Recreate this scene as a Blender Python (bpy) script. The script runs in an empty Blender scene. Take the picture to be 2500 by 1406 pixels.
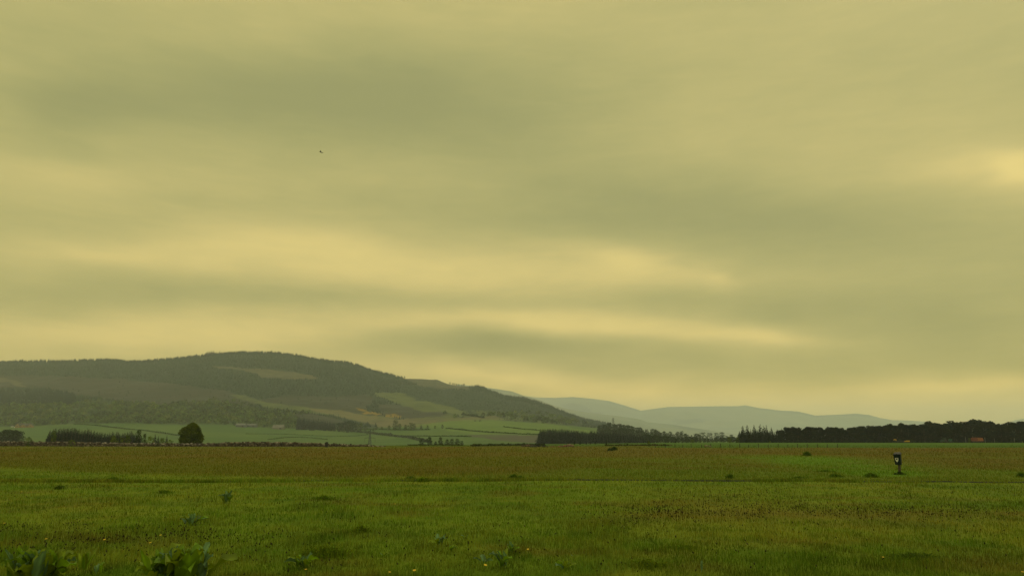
import bpy, math, random
import numpy as np
from mathutils import Vector, Matrix

R = math.radians
sc = bpy.context.scene
rnd = random.Random(11)
rng = np.random.default_rng(7)

# ------------------------------------------------------------------ camera
CH, F, CX, CY, HZ = 1.6, 1800.0, 1250.0, 703.0, 1074.0      # eye height, focal length and centre in photo pixels, horizon row
PITCH = math.atan((HZ - CY) / F)
cam = bpy.data.cameras.new('camera')
cam.lens, cam.sensor_width = F / 2500 * 36, 36
cam.clip_start, cam.clip_end = 0.1, 40000
camo = bpy.data.objects.new('camera', cam)
sc.collection.objects.link(camo)
camo.location = (0, 0, CH)
camo.rotation_euler = (math.pi / 2 + PITCH, 0, 0)
sc.camera = camo


def ray(px, py):
    """pixel of the photo -> (X/Y, (Z-CH)/Y) of its sight line"""
    u, v = (px - CX) / F, (CY - py) / F
    dy = math.cos(PITCH) - v * math.sin(PITCH)
    return u / dy, (math.sin(PITCH) + v * math.cos(PITCH)) / dy


def azel(px, py):
    s, e = ray(px, py)
    return math.atan(s), math.atan(e / math.sqrt(1 + s * s))


def lin(r, g, b):
    f = lambda c: (c / 255 / 12.92) if c / 255 <= 0.04045 else ((c / 255 + 0.055) / 1.055) ** 2.4
    return (f(r), f(g), f(b))


# ------------------------------------------------------------------ light
SUN_AZ, SUN_EL = R(38), R(42)
world = bpy.data.worlds.new("World")
sc.world = world
world.use_nodes = True
nt = world.node_tree
nt.nodes.clear()


def nd(tree, typ, **kw):
    n = tree.nodes.new(typ)
    for k, v in kw.items():
        setattr(n, k, v)
    return n


def mth(op, a, b=None, c=None, tree=None):
    t = tree or nt
    n = t.nodes.new('ShaderNodeMath')
    n.operation = op
    for i, x in enumerate((a, b, c)):
        if x is None:
            continue
        if isinstance(x, (int, float)):
            n.inputs[i].default_value = x
        else:
            t.links.new(x, n.inputs[i])
    return n.outputs[0]


tc = nd(nt, 'ShaderNodeTexCoord')
sep = nd(nt, 'ShaderNodeSeparateXYZ')
nt.links.new(tc.outputs['Generated'], sep.inputs[0])
mp = nd(nt, 'ShaderNodeMapping')
mp.inputs['Scale'].default_value = (1, 1, 3.2)
nt.links.new(tc.outputs['Generated'], mp.inputs[0])


def wnoise(scale, detail=3, rough=0.5):
    n = nd(nt, 'ShaderNodeTexNoise')
    n.inputs['Scale'].default_value = scale
    n.inputs['Detail'].default_value = detail
    n.inputs['Roughness'].default_value = rough
    nt.links.new(mp.outputs[0], n.inputs['Vector'])
    return n


az0 = mth('ARCTAN2', sep.outputs[0], sep.outputs[1])
el0 = mth('ARCSINE', sep.outputs[2])
wn = wnoise(3.2, 3)
wsep = nd(nt, 'ShaderNodeSeparateColor')
nt.links.new(wn.outputs['Color'], wsep.inputs[0])
az = mth('MULTIPLY_ADD', mth('SUBTRACT', wsep.outputs[0], 0.5), 0.30, az0)
el = mth('MULTIPLY_ADD', mth('SUBTRACT', wsep.outputs[1], 0.5), 0.055, el0)
# bands of thicker and thinner cloud: photo place of each, half sizes, strength, tilt (pixels of fall per pixel to the right)
STREAKS = [
    (150, 265, 210, 80, -.32, .0), (620, 225, 420, 95, -.40, .02), (1050, 290, 420, 110, -.26, .05),
    (1000, 20, 700, 110, .10, 0), (200, 60, 260, 90, .06, 0), (1850, 130, 500, 130, .05, 0),
    (130, 425, 260, 50, .16, .05), (2585, 405, 75, 46, .44, -.1), (2540, 410, 150, 66, .26, -.14), (2420, 400, 300, 90, .10, -.1),
    (1750, 330, 350, 90, .09, 0), (1350, 300, 200, 80, -.12, 0),
    (820, 440, 300, 45, .06, 0), (560, 500, 340, 30, -.06, .05), (250, 570, 330, 35, -.10, .0),
    (1520, 500, 330, 75, -.23, .05), (1950, 550, 450, 85, -.28, .05), (1300, 560, 240, 45, -.14, .10),
    (700, 605, 330, 60, .34, .05), (330, 645, 240, 38, .28, -.02), (1050, 655, 330, 45, .28, .09), (1500, 650, 150, 34, .42, .10),
    (1735, 692, 60, 26, .24, 0), (1250, 690, 260, 26, .12, .03),
    (560, 715, 380, 26, -.20, .02), (130, 715, 240, 36, -.10, 0), (1250, 730, 300, 22, -.10, .02),
    (1800, 745, 240, 38, -.24, .03), (2300, 760, 330, 70, -.26, -.04), (2000, 690, 300, 40, .05, -.05),
    (500, 800, 520, 42, .30, 0), (1250, 778, 320, 28, .28, .02), (1600, 812, 230, 32, .34, .13), (1830, 838, 130, 26, .22, .04),
    (1120, 848, 290, 38, -.34, .02), (1400, 835, 220, 28, -.20, .05), (1850, 905, 420, 34, -.12, .02), (2350, 870, 260, 40, -.16, 0),
    (420, 850, 600, 50, .14, 0), (1100, 915, 260, 26, .26, .05), (1500, 950, 420, 30, .22, .02), (1900, 985, 520, 28, .24, .01),
    (2400, 945, 190, 24, .28, .0), (2450, 1010, 350, 40, .22, 0),
]
acc = mth('MULTIPLY_ADD', mth('SUBTRACT', wnoise(2.4, 5, .55).outputs['Fac'], 0.5), 0.26, 0.40)
acc = mth('MULTIPLY_ADD', mth('SUBTRACT', wnoise(9.0, 4, .55).outputs['Fac'], 0.5), 0.16, acc)
mp2 = nd(nt, 'ShaderNodeMapping')
mp2.inputs['Scale'].default_value = (1, 1, 5.5)
mp2.inputs['Rotation'].default_value = (0, R(2.5), 0)
nt.links.new(tc.outputs['Generated'], mp2.inputs[0])
for sc_, am_, dt_ in ((6.5, .20, 6), (22, .10, 5)):
    n_ = nd(nt, 'ShaderNodeTexNoise')
    n_.inputs['Scale'].default_value, n_.inputs['Detail'].default_value, n_.inputs['Roughness'].default_value = sc_, dt_, .6
    n_.inputs['Distortion'].default_value = .6
    nt.links.new(mp2.outputs[0], n_.inputs['Vector'])
    acc = mth('MULTIPLY_ADD', mth('SUBTRACT', n_.outputs['Fac'], .5), am_, acc)
for (px, py, sx, sy, amp, tilt) in STREAKS:
    amp = amp * (.78 if amp < 0 else .92)
    a0, e0 = azel(px, py)
    a1, e1 = azel(px + 20, py)
    a2, e2 = azel(px, py - 20)
    sa, se = (a1 - a0) / 20 * sx * 1.05, abs(e2 - e0) / 20 * sy * 1.05
    k = ((e1 - e0) - tilt * 20 * abs(e2 - e0) / 20) / (a1 - a0)      # elevation change per azimuth along the band
    da = mth('MULTIPLY_ADD', az, 1 / sa, -a0 / sa)
    de = mth('MULTIPLY_ADD', az, -k / se, (k * a0 - e0) / se)
    de = mth('MULTIPLY_ADD', el, 1 / se, de)
    d2 = mth('MULTIPLY_ADD', da, da, mth('MULTIPLY', de, de))
    acc = mth('MULTIPLY_ADD', mth('POWER', 0.42, d2), amp, acc)
ramp = nd(nt, 'ShaderNodeValToRGB')
nt.links.new(acc, ramp.inputs[0])
cr = ramp.color_ramp
cr.interpolation = 'B_SPLINE'
SKYC = [(0.0, (146, 148, 100)), (0.22, (160, 159, 105)), (0.45, (177, 171, 112)), (0.7, (200, 186, 121)), (1.0, (222, 203, 128))]
cr.elements[0].position, cr.elements[1].position = 0.0, 1.0
for p, c in SKYC[1:-1]:
    cr.elements.new(p)
for e_, (p, c) in zip(cr.elements, SKYC):
    e_.position = p
    e_.color = lin(*c) + (1,)
HAZE, HZ_TOP = 0.95e-4, 680.0


def vmath(op, a, b):
    n = nd(nt, 'ShaderNodeVectorMath', operation=op)
    for i, x in enumerate((a, b)):
        if isinstance(x, tuple):
            n.inputs[i].default_value = x
        else:
            nt.links.new(x, n.inputs[i])
    return n.outputs[0]


# the cloud layer is brighter low down (it is seen through the haze) and boosted bluer out of view, overhead and behind, as added fill for haze and ground
se_ = mth('MAXIMUM', sep.outputs[2], 0.045)
T_ = mth('POWER', math.exp(-HAZE * HZ_TOP), mth('DIVIDE', 1.0, se_))
T_ = mth('MAXIMUM', T_, 0.36)
oneT = mth('SUBTRACT', 1.0, T_)
hz_ = nd(nt, 'ShaderNodeVectorMath', operation='SCALE')
hz_.inputs[0].default_value = (.33, .38, .22)
nt.links.new(oneT, hz_.inputs['Scale'])
low_ = vmath('SUBTRACT', ramp.outputs[0], hz_.outputs[0])
dv_ = nd(nt, 'ShaderNodeVectorMath', operation='SCALE')
nt.links.new(low_, dv_.inputs[0])
nt.links.new(mth('DIVIDE', 1.0, T_), dv_.inputs['Scale'])
base_ = vmath('MAXIMUM', dv_.outputs[0], (.12, .11, .04))
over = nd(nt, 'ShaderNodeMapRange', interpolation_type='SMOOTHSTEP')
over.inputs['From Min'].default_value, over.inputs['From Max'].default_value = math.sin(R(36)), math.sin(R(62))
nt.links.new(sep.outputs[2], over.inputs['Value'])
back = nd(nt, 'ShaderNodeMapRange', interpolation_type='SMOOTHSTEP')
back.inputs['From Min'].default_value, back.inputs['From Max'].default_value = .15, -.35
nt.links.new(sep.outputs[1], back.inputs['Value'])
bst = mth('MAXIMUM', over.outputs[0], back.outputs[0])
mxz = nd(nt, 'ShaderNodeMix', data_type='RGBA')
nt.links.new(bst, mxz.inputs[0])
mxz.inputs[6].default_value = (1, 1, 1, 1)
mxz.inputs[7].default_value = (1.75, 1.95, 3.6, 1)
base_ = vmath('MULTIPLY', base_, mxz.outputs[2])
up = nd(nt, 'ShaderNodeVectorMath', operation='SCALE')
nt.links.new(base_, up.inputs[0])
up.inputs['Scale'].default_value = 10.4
sky = nd(nt, 'ShaderNodeTexSky', sky_type='NISHITA', sun_disc=False)
sky.sun_elevation, sky.sun_rotation = SUN_EL, SUN_AZ
sky.air_density, sky.dust_density = 1.0, 3.0
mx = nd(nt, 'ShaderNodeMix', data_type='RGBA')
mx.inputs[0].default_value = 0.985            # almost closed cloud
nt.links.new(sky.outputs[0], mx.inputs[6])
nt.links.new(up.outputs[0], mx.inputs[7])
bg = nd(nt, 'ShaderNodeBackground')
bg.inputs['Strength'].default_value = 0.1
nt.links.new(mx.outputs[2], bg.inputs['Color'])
wo = nd(nt, 'ShaderNodeOutputWorld')
nt.links.new(bg.outputs[0], wo.inputs['Surface'])

sun = bpy.data.lights.new('sun', 'SUN')
sun.energy, sun.angle, sun.color = 0.5, R(14), (1.0, 0.92, 0.62)
suno = bpy.data.objects.new('sun', sun)
sc.collection.objects.link(suno)
sd = Vector((math.sin(SUN_AZ) * math.cos(SUN_EL), math.cos(SUN_AZ) * math.cos(SUN_EL), math.sin(SUN_EL)))
suno.rotation_mode = 'QUATERNION'
suno.rotation_quaternion = sd.to_track_quat('Z', 'Y')
suno.location = (60, 80, 120)

vs = sc.view_settings
vs.view_transform, vs.look, vs.exposure, vs.gamma = 'Standard', 'None', 0.0, 1.0
sc.render.engine = 'CYCLES'
sc.cycles.max_bounces, sc.cycles.diffuse_bounces, sc.cycles.volume_bounces = 6, 3, 3
sc.cycles.transparent_max_bounces = 8
sc.cycles.use_denoising = True

# ------------------------------------------------------------------ helpers


def hash2(ix, iy, seed):
    h = (ix.astype(np.int64) * 374761393 + iy.astype(np.int64) * 668265263 + seed * 974711) & 0xFFFFFFFF
    h = ((h ^ (h >> 13)) * 1274126177) & 0xFFFFFFFF
    h = (h ^ (h >> 16)) & 0xFFFFFFFF
    return h / 4294967295.0


def vnoise(x, y, seed=0):
    x, y = np.asarray(x, float), np.asarray(y, float)
    ix, iy = np.floor(x), np.floor(y)
    fx, fy = x - ix, y - iy
    fx, fy = fx * fx * (3 - 2 * fx), fy * fy * (3 - 2 * fy)
    a, b = hash2(ix, iy, seed), hash2(ix + 1, iy, seed)
    c, d = hash2(ix, iy + 1, seed), hash2(ix + 1, iy + 1, seed)
    return (a * (1 - fx) + b * fx) * (1 - fy) + (c * (1 - fx) + d * fx) * fy


def fbm(x, y, seed=0, n=4):
    t, a, s = 0, 0.5, 0
    for i in range(n):
        t = t + a * vnoise(x * 2 ** i, y * 2 ** i, seed + i * 17)
        s += a
        a *= 0.5
    return t / s


def sstep(a, b, x):
    t = np.clip((x - a) / (b - a), 0, 1)
    return t * t * (3 - 2 * t)


def lerp(c, d, t):
    t = np.asarray(t)[..., None]
    return c * (1 - t) + np.asarray(d) * t


def np_mesh(name, v, faces, cols=None, mats=(), smooth=False):
    """faces: list of (n,k) int arrays"""
    me = bpy.data.meshes.new(name)
    v = np.asarray(v, np.float32)
    me.vertices.add(len(v))
    me.vertices.foreach_set('co', v.ravel())
    idx = np.concatenate([f.ravel() for f in faces]).astype(np.int32)
    tot = np.concatenate([np.full(len(f), f.shape[1]) for f in faces]).astype(np.int32)
    st = np.concatenate([[0], np.cumsum(tot)[:-1]]).astype(np.int32)
    me.loops.add(len(idx))
    me.loops.foreach_set('vertex_index', idx)
    me.polygons.add(len(tot))
    me.polygons.foreach_set('loop_start', st)
    me.polygons.foreach_set('loop_total', tot)
    if smooth:
        me.polygons.foreach_set('use_smooth', np.ones(len(tot), bool))
    if cols is not None:
        at = me.attributes.new('Col', 'FLOAT_COLOR', 'POINT')
        cc = np.ones((len(v), 4), np.float32)
        cc[:, :3] = np.clip(cols, 0, 1)
        at.data.foreach_set('color', cc.ravel())
    for m in mats:
        me.materials.append(m)
    me.update(calc_edges=True)
    me.validate()
    return me


def add(name, me, parent=None, label=None, cat=None, group=None, kind=None, loc=None):
    o = bpy.data.objects.new(name, me)
    sc.collection.objects.link(o)
    if parent:
        o.parent = parent
    if loc is not None:
        o.location = loc
    for k, x in (('label', label), ('category', cat), ('group', group), ('kind', kind)):
        if x:
            o[k] = x
    return o


class MB:
    """collects boxes, tubes and free faces into ONE mesh"""

    def __init__(s):
        s.v, s.f = [], []

    def addv(s, vs_, fs):
        b = len(s.v)
        s.v += [tuple(x) for x in vs_]
        s.f += [tuple(b + i for i in f) for f in fs]
        return s

    def box(s, c, d, rot=None, taper=1.0, jit=0):
        vs_ = []
        for z in (-1, 1):
            k = taper if z < 0 else 1
            for x, y in ((-1, -1), (1, -1), (1, 1), (-1, 1)):
                p = Vector((x * d[0] / 2 * k, y * d[1] / 2 * k, z * d[2] / 2))
                if jit:
                    p += Vector([rnd.uniform(-jit, jit) * q for q in d])
                if rot is not None:
                    p = rot @ p
                vs_.append(p + Vector(c))
        return s.addv(vs_, [(3, 2, 1, 0), (4, 5, 6, 7), (0, 1, 5, 4), (1, 2, 6, 5), (2, 3, 7, 6), (3, 0, 4, 7)])

    def tube(s, pts, rad, n=6):
        pts = [Vector(p) for p in pts]
        b = len(s.v)
        for i, p in enumerate(pts):
            t = (pts[min(i + 1, len(pts) - 1)] - pts[max(i - 1, 0)]).normalized()
            a = t.orthogonal().normalized() if abs(t.z) < .9 else Vector((1, 0, 0)).cross(t).normalized()
            c = t.cross(a)
            for k in range(n):
                w = 2 * math.pi * k / n
                s.v.append(tuple(p + (a * math.cos(w) + c * math.sin(w)) * rad[i]))
        for i in range(len(pts) - 1):
            for k in range(n):
                q = b + i * n
                s.f.append((q + k, q + (k + 1) % n, q + n + (k + 1) % n, q + n + k))
        s.f.append(tuple(b + k for k in range(n))[::-1])
        s.f.append(tuple(b + (len(pts) - 1) * n + k for k in range(n)))
        return s

    def prism(s, poly, depth, mat):
        """poly in local xy, extruded along local z by depth, placed by a 4x4 matrix"""
        n = len(poly)
        vs_ = [mat @ Vector((x, y, 0)) for x, y in poly] + [mat @ Vector((x, y, depth)) for x, y in poly]
        fs = [tuple(range(n))[::-1], tuple(range(n, 2 * n))] + [(i, (i + 1) % n, n + (i + 1) % n, n + i) for i in range(n)]
        return s.addv(vs_, fs)

    def mesh(s, name, m, smooth=False):
        me = bpy.data.meshes.new(name)
        me.from_pydata(s.v, [], s.f)
        me.materials.append(m)
        if smooth:
            me.polygons.foreach_set('use_smooth', [True] * len(me.polygons))
        me.update()
        return me

    def build(s, name, m, parent=None, smooth=False, **kw):
        return add(name, s.mesh(name, m, smooth), parent, **kw)


def col_mat(name, rough=0.9, var=0.0, nscale=0.0, namp=0.0, transl=0.0, spec=0.15, bump=0.0, bscale=1.0):
    """material that takes the mesh's own colour attribute, varied per object and by noise"""
    m = bpy.data.materials.new(name)
    m.use_nodes = True
    t = m.node_tree
    p = t.nodes['Principled BSDF']
    p.inputs['Roughness'].default_value = rough
    p.inputs['Specular IOR Level'].default_value = spec
    a = nd(t, 'ShaderNodeAttribute', attribute_name='Col')
    out = a.outputs['Color']
    if var:
        oi = nd(t, 'ShaderNodeObjectInfo')
        s = nd(t, 'ShaderNodeVectorMath', operation='SCALE')
        t.links.new(out, s.inputs[0])
        t.links.new(mth('MULTIPLY_ADD', oi.outputs['Random'], 2 * var, 1 - var, tree=t), s.inputs['Scale'])
        out = s.outputs[0]
    if namp or bump:
        g = nd(t, 'ShaderNodeNewGeometry')
        n = nd(t, 'ShaderNodeTexNoise')
        n.inputs['Scale'].default_value = nscale
        n.inputs['Detail'].default_value = 6
        n.inputs['Roughness'].default_value = 0.65
        t.links.new(g.outputs['Position'], n.inputs['Vector'])
        if namp:
            s = nd(t, 'ShaderNodeVectorMath', operation='SCALE')
            t.links.new(out, s.inputs[0])
            t.links.new(mth('MULTIPLY_ADD', n.outputs['Fac'], 2 * namp, 1 - namp, tree=t), s.inputs['Scale'])
            out = s.outputs[0]
    t.links.new(out, p.inputs['Base Color'])
    if transl:
        tr = nd(t, 'ShaderNodeBsdfTranslucent')
        t.links.new(out, tr.inputs['Color'])
        ms = nd(t, 'ShaderNodeMixShader')
        ms.inputs[0].default_value = transl
        t.links.new(p.outputs[0], ms.inputs[1])
        t.links.new(tr.outputs[0], ms.inputs[2])
        t.links.new(ms.outputs[0], t.nodes['Material Output'].inputs['Surface'])
    return m


def flat_mat(name, col, rough=0.8, nscale=3.0, namp=0.25, spec=0.3, metal=0.0):
    m = bpy.data.materials.new(name)
    m.use_nodes = True
    t = m.node_tree
    p = t.nodes['Principled BSDF']
    p.inputs['Roughness'].default_value = rough
    p.inputs['Metallic'].default_value = metal
    p.inputs['Specular IOR Level'].default_value = spec
    tcn = nd(t, 'ShaderNodeTexCoord')
    n = nd(t, 'ShaderNodeTexNoise')
    n.inputs['Scale'].default_value = nscale
    n.inputs['Detail'].default_value = 5
    t.links.new(tcn.outputs['Object'], n.inputs['Vector'])
    r_ = nd(t, 'ShaderNodeValToRGB')
    r_.color_ramp.elements[0].position, r_.color_ramp.elements[1].position = .3, .7
    r_.color_ramp.elements[0].color = tuple(c * (1 - namp) for c in col) + (1,)
    r_.color_ramp.elements[1].color = tuple(min(1, c * (1 + namp)) for c in col) + (1,)
    t.links.new(n.outputs['Fac'], r_.inputs[0])
    t.links.new(r_.outputs[0], p.inputs['Base Color'])
    return m


M_ground = col_mat('meadow_soil', nscale=1.6, namp=0.35, spec=0.02)
M_hill = col_mat('hill_cover', nscale=0.02, namp=0.30)
M_far = col_mat('far_moor', nscale=0.004, namp=0.35)
M_grass = col_mat('grass_blades', rough=0.9, transl=0.28, spec=0.04)
M_leaf = col_mat('tree_leaves', rough=0.9, var=0.22, transl=0.12, spec=0.03)
M_mass = col_mat('woodland_leaves', rough=0.85)
M_dock = col_mat('broad_leaf', rough=0.6, transl=0.35, spec=0.22)
M_bark = flat_mat('bark', (0.045, 0.035, 0.022), nscale=6)
M_palebark = flat_mat('pale_bark', (0.13, 0.125, 0.095), nscale=9, namp=.45)
M_stone = col_mat('dry_stone', rough=0.95, nscale=3.0, namp=0.4)

# ------------------------------------------------------------------ terrain


def poly_se(pts):
    a = sorted(ray(*p) for p in pts)
    return np.array([x for x, _ in a]), np.array([y for _, y in a])


def poly_z(pts, Y):
    s = np.array([ray(px, HZ)[0] for px, _ in pts])
    return s, np.array([(z - CH) / Y for _, z in pts])


RIDGE = [(-900, 915), (-300, 893), (0, 886), (60, 884), (150, 884), (200, 882), (270, 880), (310, 885), (350, 884), (400, 880),
         (440, 876), (480, 872), (520, 868), (560, 864), (600, 863), (660, 864), (700, 867), (740, 872), (770, 879), (800, 883),
         (850, 887), (880, 896), (900, 904), (930, 912), (960, 919), (985, 924), (1030, 925), (1055, 927), (1066, 926), (1090, 936),
         (1110, 941), (1140, 943), (1165, 945), (1180, 949), (1200, 957), (1230, 968), (1280, 975), (1310, 983), (1350, 997),
         (1390, 1013), (1420, 1024), (1450, 1031), (1480, 1036), (1520, 1045), (1560, 1057), (1600, 1068), (1680, 1073), (2500, 1073.2), (3400, 1073.2)]
LINE15 = [(-900, 1050), (0, 1044), (100, 1042), (200, 1035), (480, 1037), (600, 1042), (700, 1048), (780, 1051), (870, 1055), (930, 1052),
          (1000, 1046), (1100, 1037), (1200, 1033), (1320, 1037), (1450, 1046), (1520, 1050), (1580, 1058), (1640, 1070), (1700, 1074.5), (3400, 1074.5)]
LINE9 = [(-900, 1080), (0, 1078), (500, 1079), (700, 1082), (850, 1086), (1000, 1085), (1200, 1080), (1400, 1079), (1600, 1077.4), (1800, 1077), (3400, 1077)]
KY = [200, 260, 320, 400, 480, 600, 900, 1500, 2150, 2950, 3500, 4300, 5500, 16000]
rs, re = poly_se(RIDGE)
ls, le = poly_se(LINE15)
ns, ne = poly_se(LINE9)
ZK = {260: [(-900, -.6), (880, -.6), (980, -.1), (1300, 0), (3400, 0)],
      320: [(-900, -1), (880, -1), (1000, -.5), (1300, -.2), (1600, 0), (3400, 0)],
      400: [(-900, -1.6), (880, -1.6), (1000, -1.1), (1300, -.6), (1600, 0), (3400, 0)],
      480: [(-900, -2), (880, -2.2), (1000, -1.7), (1300, -1), (1600, -.1), (1750, 0), (3400, 0)],
      600: [(-900, -2.4), (500, -2.6), (900, -3.3), (1000, -2.6), (1300, -1.8), (1600, -1), (1750, -.5), (3400, -.5)]}


def knots(s):
    K = []
    er, e15 = np.interp(s, rs, re), np.interp(s, ls, le)
    for Y in KY:
        if Y == 200:
            K.append(np.full_like(s, -CH / 200))
        elif Y in ZK:
            K.append(np.interp(s, *poly_z(ZK[Y], Y)))
        elif Y == 900:
            K.append(np.interp(s, ns, ne))
        elif Y == 1500:
            K.append(e15)
        elif Y == 2150:
            K.append(e15 * .48 + er * .52)
        elif Y == 2950:
            K.append(er)
        elif Y == 3500:
            K.append(np.minimum(er * .74, er - .0004))
        elif Y == 4300:
            K.append(np.minimum(er * .3, -.0016))
        else:
            K.append(np.full_like(s, (-6 - CH) / Y))
    return np.array(K)


LK = np.log(np.array(KY, float))


def terrain(X, Y):
    X, Y = np.broadcast_arrays(np.asarray(X, float), np.asarray(Y, float))
    shp = X.shape
    X, Y = X.ravel(), Y.ravel()
    z = (fbm(X * .35, Y * .35, 3, 3) - .5) * .10 * np.clip(1 - Y / 120, 0, 1) + (fbm(X * .05, Y * .05, 9, 2) - .5) * .18 * np.clip(1 - Y / 190, 0, 1)
    far = Y > 200
    if far.any():
        x, y = X[far], Y[far]
        s = x / y
        E = knots(s)
        h = np.diff(LK)[:, None]
        d = np.diff(E, axis=0) / h
        m = np.zeros_like(E)
        pos = d[:-1] * d[1:] > 0
        m[1:-1] = np.where(pos, 2 * d[:-1] * d[1:] / np.where(pos, d[:-1] + d[1:], 1), 0)
        m[0], m[-1] = d[0], d[-1]
        ly = np.log(np.clip(y, 200, 15999))
        i = np.clip(np.searchsorted(LK, ly, side='right') - 1, 0, len(LK) - 2)
        j = np.arange(len(y))
        hh = LK[i + 1] - LK[i]
        t = (ly - LK[i]) / hh
        e = (E[i, j] * (1 + 2 * t) * (1 - t) ** 2 + hh * m[i, j] * t * (1 - t) ** 2
             + E[i + 1, j] * t * t * (3 - 2 * t) + hh * m[i + 1, j] * t * t * (t - 1))
        zz = CH + e * y
        relief = sstep(1500, 1900, y) * (1 - sstep(2500, 2850, y)) * np.clip(np.interp(s, rs, re) / .1, 0, 1)
        zz += (fbm(x / 160, y / 160, 31, 4) - .5) * 26 * relief
        z[far] = zz
    return z.reshape(shp)


def zt(x, y):
    return float(terrain(np.array([x]), np.array([y]))[0])


YS = np.geomspace(201, 2990, 700)


def hit(px, py, ymin=210):
    """where the sight line through a photo pixel meets the land (first crossing)"""
    s, e = ray(px, py)
    if e < -1e-6:
        y = -CH / e
        if y < 200:
            return (s * y, y, zt(s * y, y))
    z = terrain(s * YS, YS)
    et = (z - CH) / YS
    ok = np.where((et >= e) & (YS >= ymin))[0]
    y = YS[ok[0]] if len(ok) else 2950.0
    return (s * y, y, zt(s * y, y))


def at(px, Y):
    """ground point in photo column px at distance Y"""
    s, _ = ray(px, HZ)
    return (s * Y, Y, zt(s * Y, Y))


def inpoly(s, e, pts):
    P = [ray(*p) for p in pts]
    r_ = np.zeros(s.shape, bool)
    j = len(P) - 1
    for i in range(len(P)):
        xi, yi = P[i]
        xj, yj = P[j]
        if yi != yj:
            r_ ^= ((yi > e) != (yj > e)) & (s < (xj - xi) * (e - yi) / (yj - yi) + xi)
        j = i
    return r_


# land cover of the far side of the valley
C_con, C_hea, C_cut = (0.018, 0.034, 0.014), (0.040, 0.034, 0.018), (0.125, 0.105, 0.045)
C_grn, C_brt, C_tan = (0.048, 0.096, 0.010), (0.10, 0.155, 0.016), (0.135, 0.11, 0.04)
C_plo, C_dec, C_ygr, C_gor = (0.058, 0.047, 0.030), (0.036, 0.058, 0.010), (0.085, 0.102, 0.022), (0.24, 0.145, 0.010)
P_HEATHER = [(-900, 925), (0, 917), (130, 918), (300, 926), (420, 936), (480, 945), (560, 955), (640, 985), (560, 1000), (400, 988), (280, 978), (180, 965), (120, 948), (-900, 950)]
P_HEATHER2 = [(610, 978), (700, 965), (800, 968), (900, 965), (915, 975), (890, 1000), (960, 1020), (850, 1012), (740, 998)]
P_HEATHER3 = [(920, 985), (985, 990), (1050, 1003), (1120, 1018), (1010, 1026), (930, 1010)]
P_HEATHER4 = [(700, 1012), (760, 1010), (820, 1022), (850, 1034), (800, 1036), (740, 1024)]
P_CUT = [(512, 891), (560, 895), (605, 902), (640, 901), (700, 904), (745, 913), (780, 924), (700, 926), (640, 924), (625, 912), (605, 909), (570, 903), (530, 899)]
P_PATH = [(-300, 918), (0, 924), (35, 930), (75, 945), (55, 946), (20, 934), (-300, 925)]
P_STRIP = [(555, 962), (600, 966), (650, 982), (690, 988), (760, 996), (830, 1003), (900, 1013), (960, 1020), (960, 1027), (880, 1024), (800, 1014), (720, 1003), (660, 998), (600, 976)]
P_TAN = [(745, 997), (830, 1002), (900, 1014), (965, 1024), (1080, 1020), (1160, 1016), (1205, 1014), (1240, 1022), (1180, 1026), (1080, 1032), (1010, 1042), (930, 1042), (880, 1032), (810, 1014)]
P_STRIP2 = [(915, 959), (990, 961), (1012, 975), (1060, 984), (1100, 992), (1135, 1006), (1100, 1010), (1040, 1005), (985, 990), (945, 974), (918, 968)]
P_STRIP3 = [(1040, 980), (1075, 985), (1110, 998), (1155, 1015), (1110, 1012), (1070, 1000)]
P_BRIGHT = [(1010, 1034), (1090, 1029), (1200, 1023), (1330, 1035), (1500, 1060), (1330, 1066), (1180, 1062), (1120, 1054), (1060, 1046)]
P_PLOUGH = [(1130, 1062), (1200, 1060), (1340, 1064), (1340, 1082), (1240, 1077), (1180, 1069)]
P_SHOULDER = [(975, 920), (1066, 920), (1140, 940), (1150, 952), (1080, 948), (1020, 940)]
P_DARK = [(-900, 945), (0, 951), (90, 955), (185, 962), (186, 988), (100, 992), (60, 1000), (-900, 1010)]
P_DEC = [(-900, 985), (0, 992), (100, 990), (190, 986), (230, 978), (300, 985), (400, 990), (470, 985), (520, 975), (560, 985), (620, 1000), (680, 1010), (720, 1018), (725, 1045), (690, 1046), (600, 1040), (480, 1036), (200, 1033), (90, 1040), (-900, 1046)]


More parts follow.
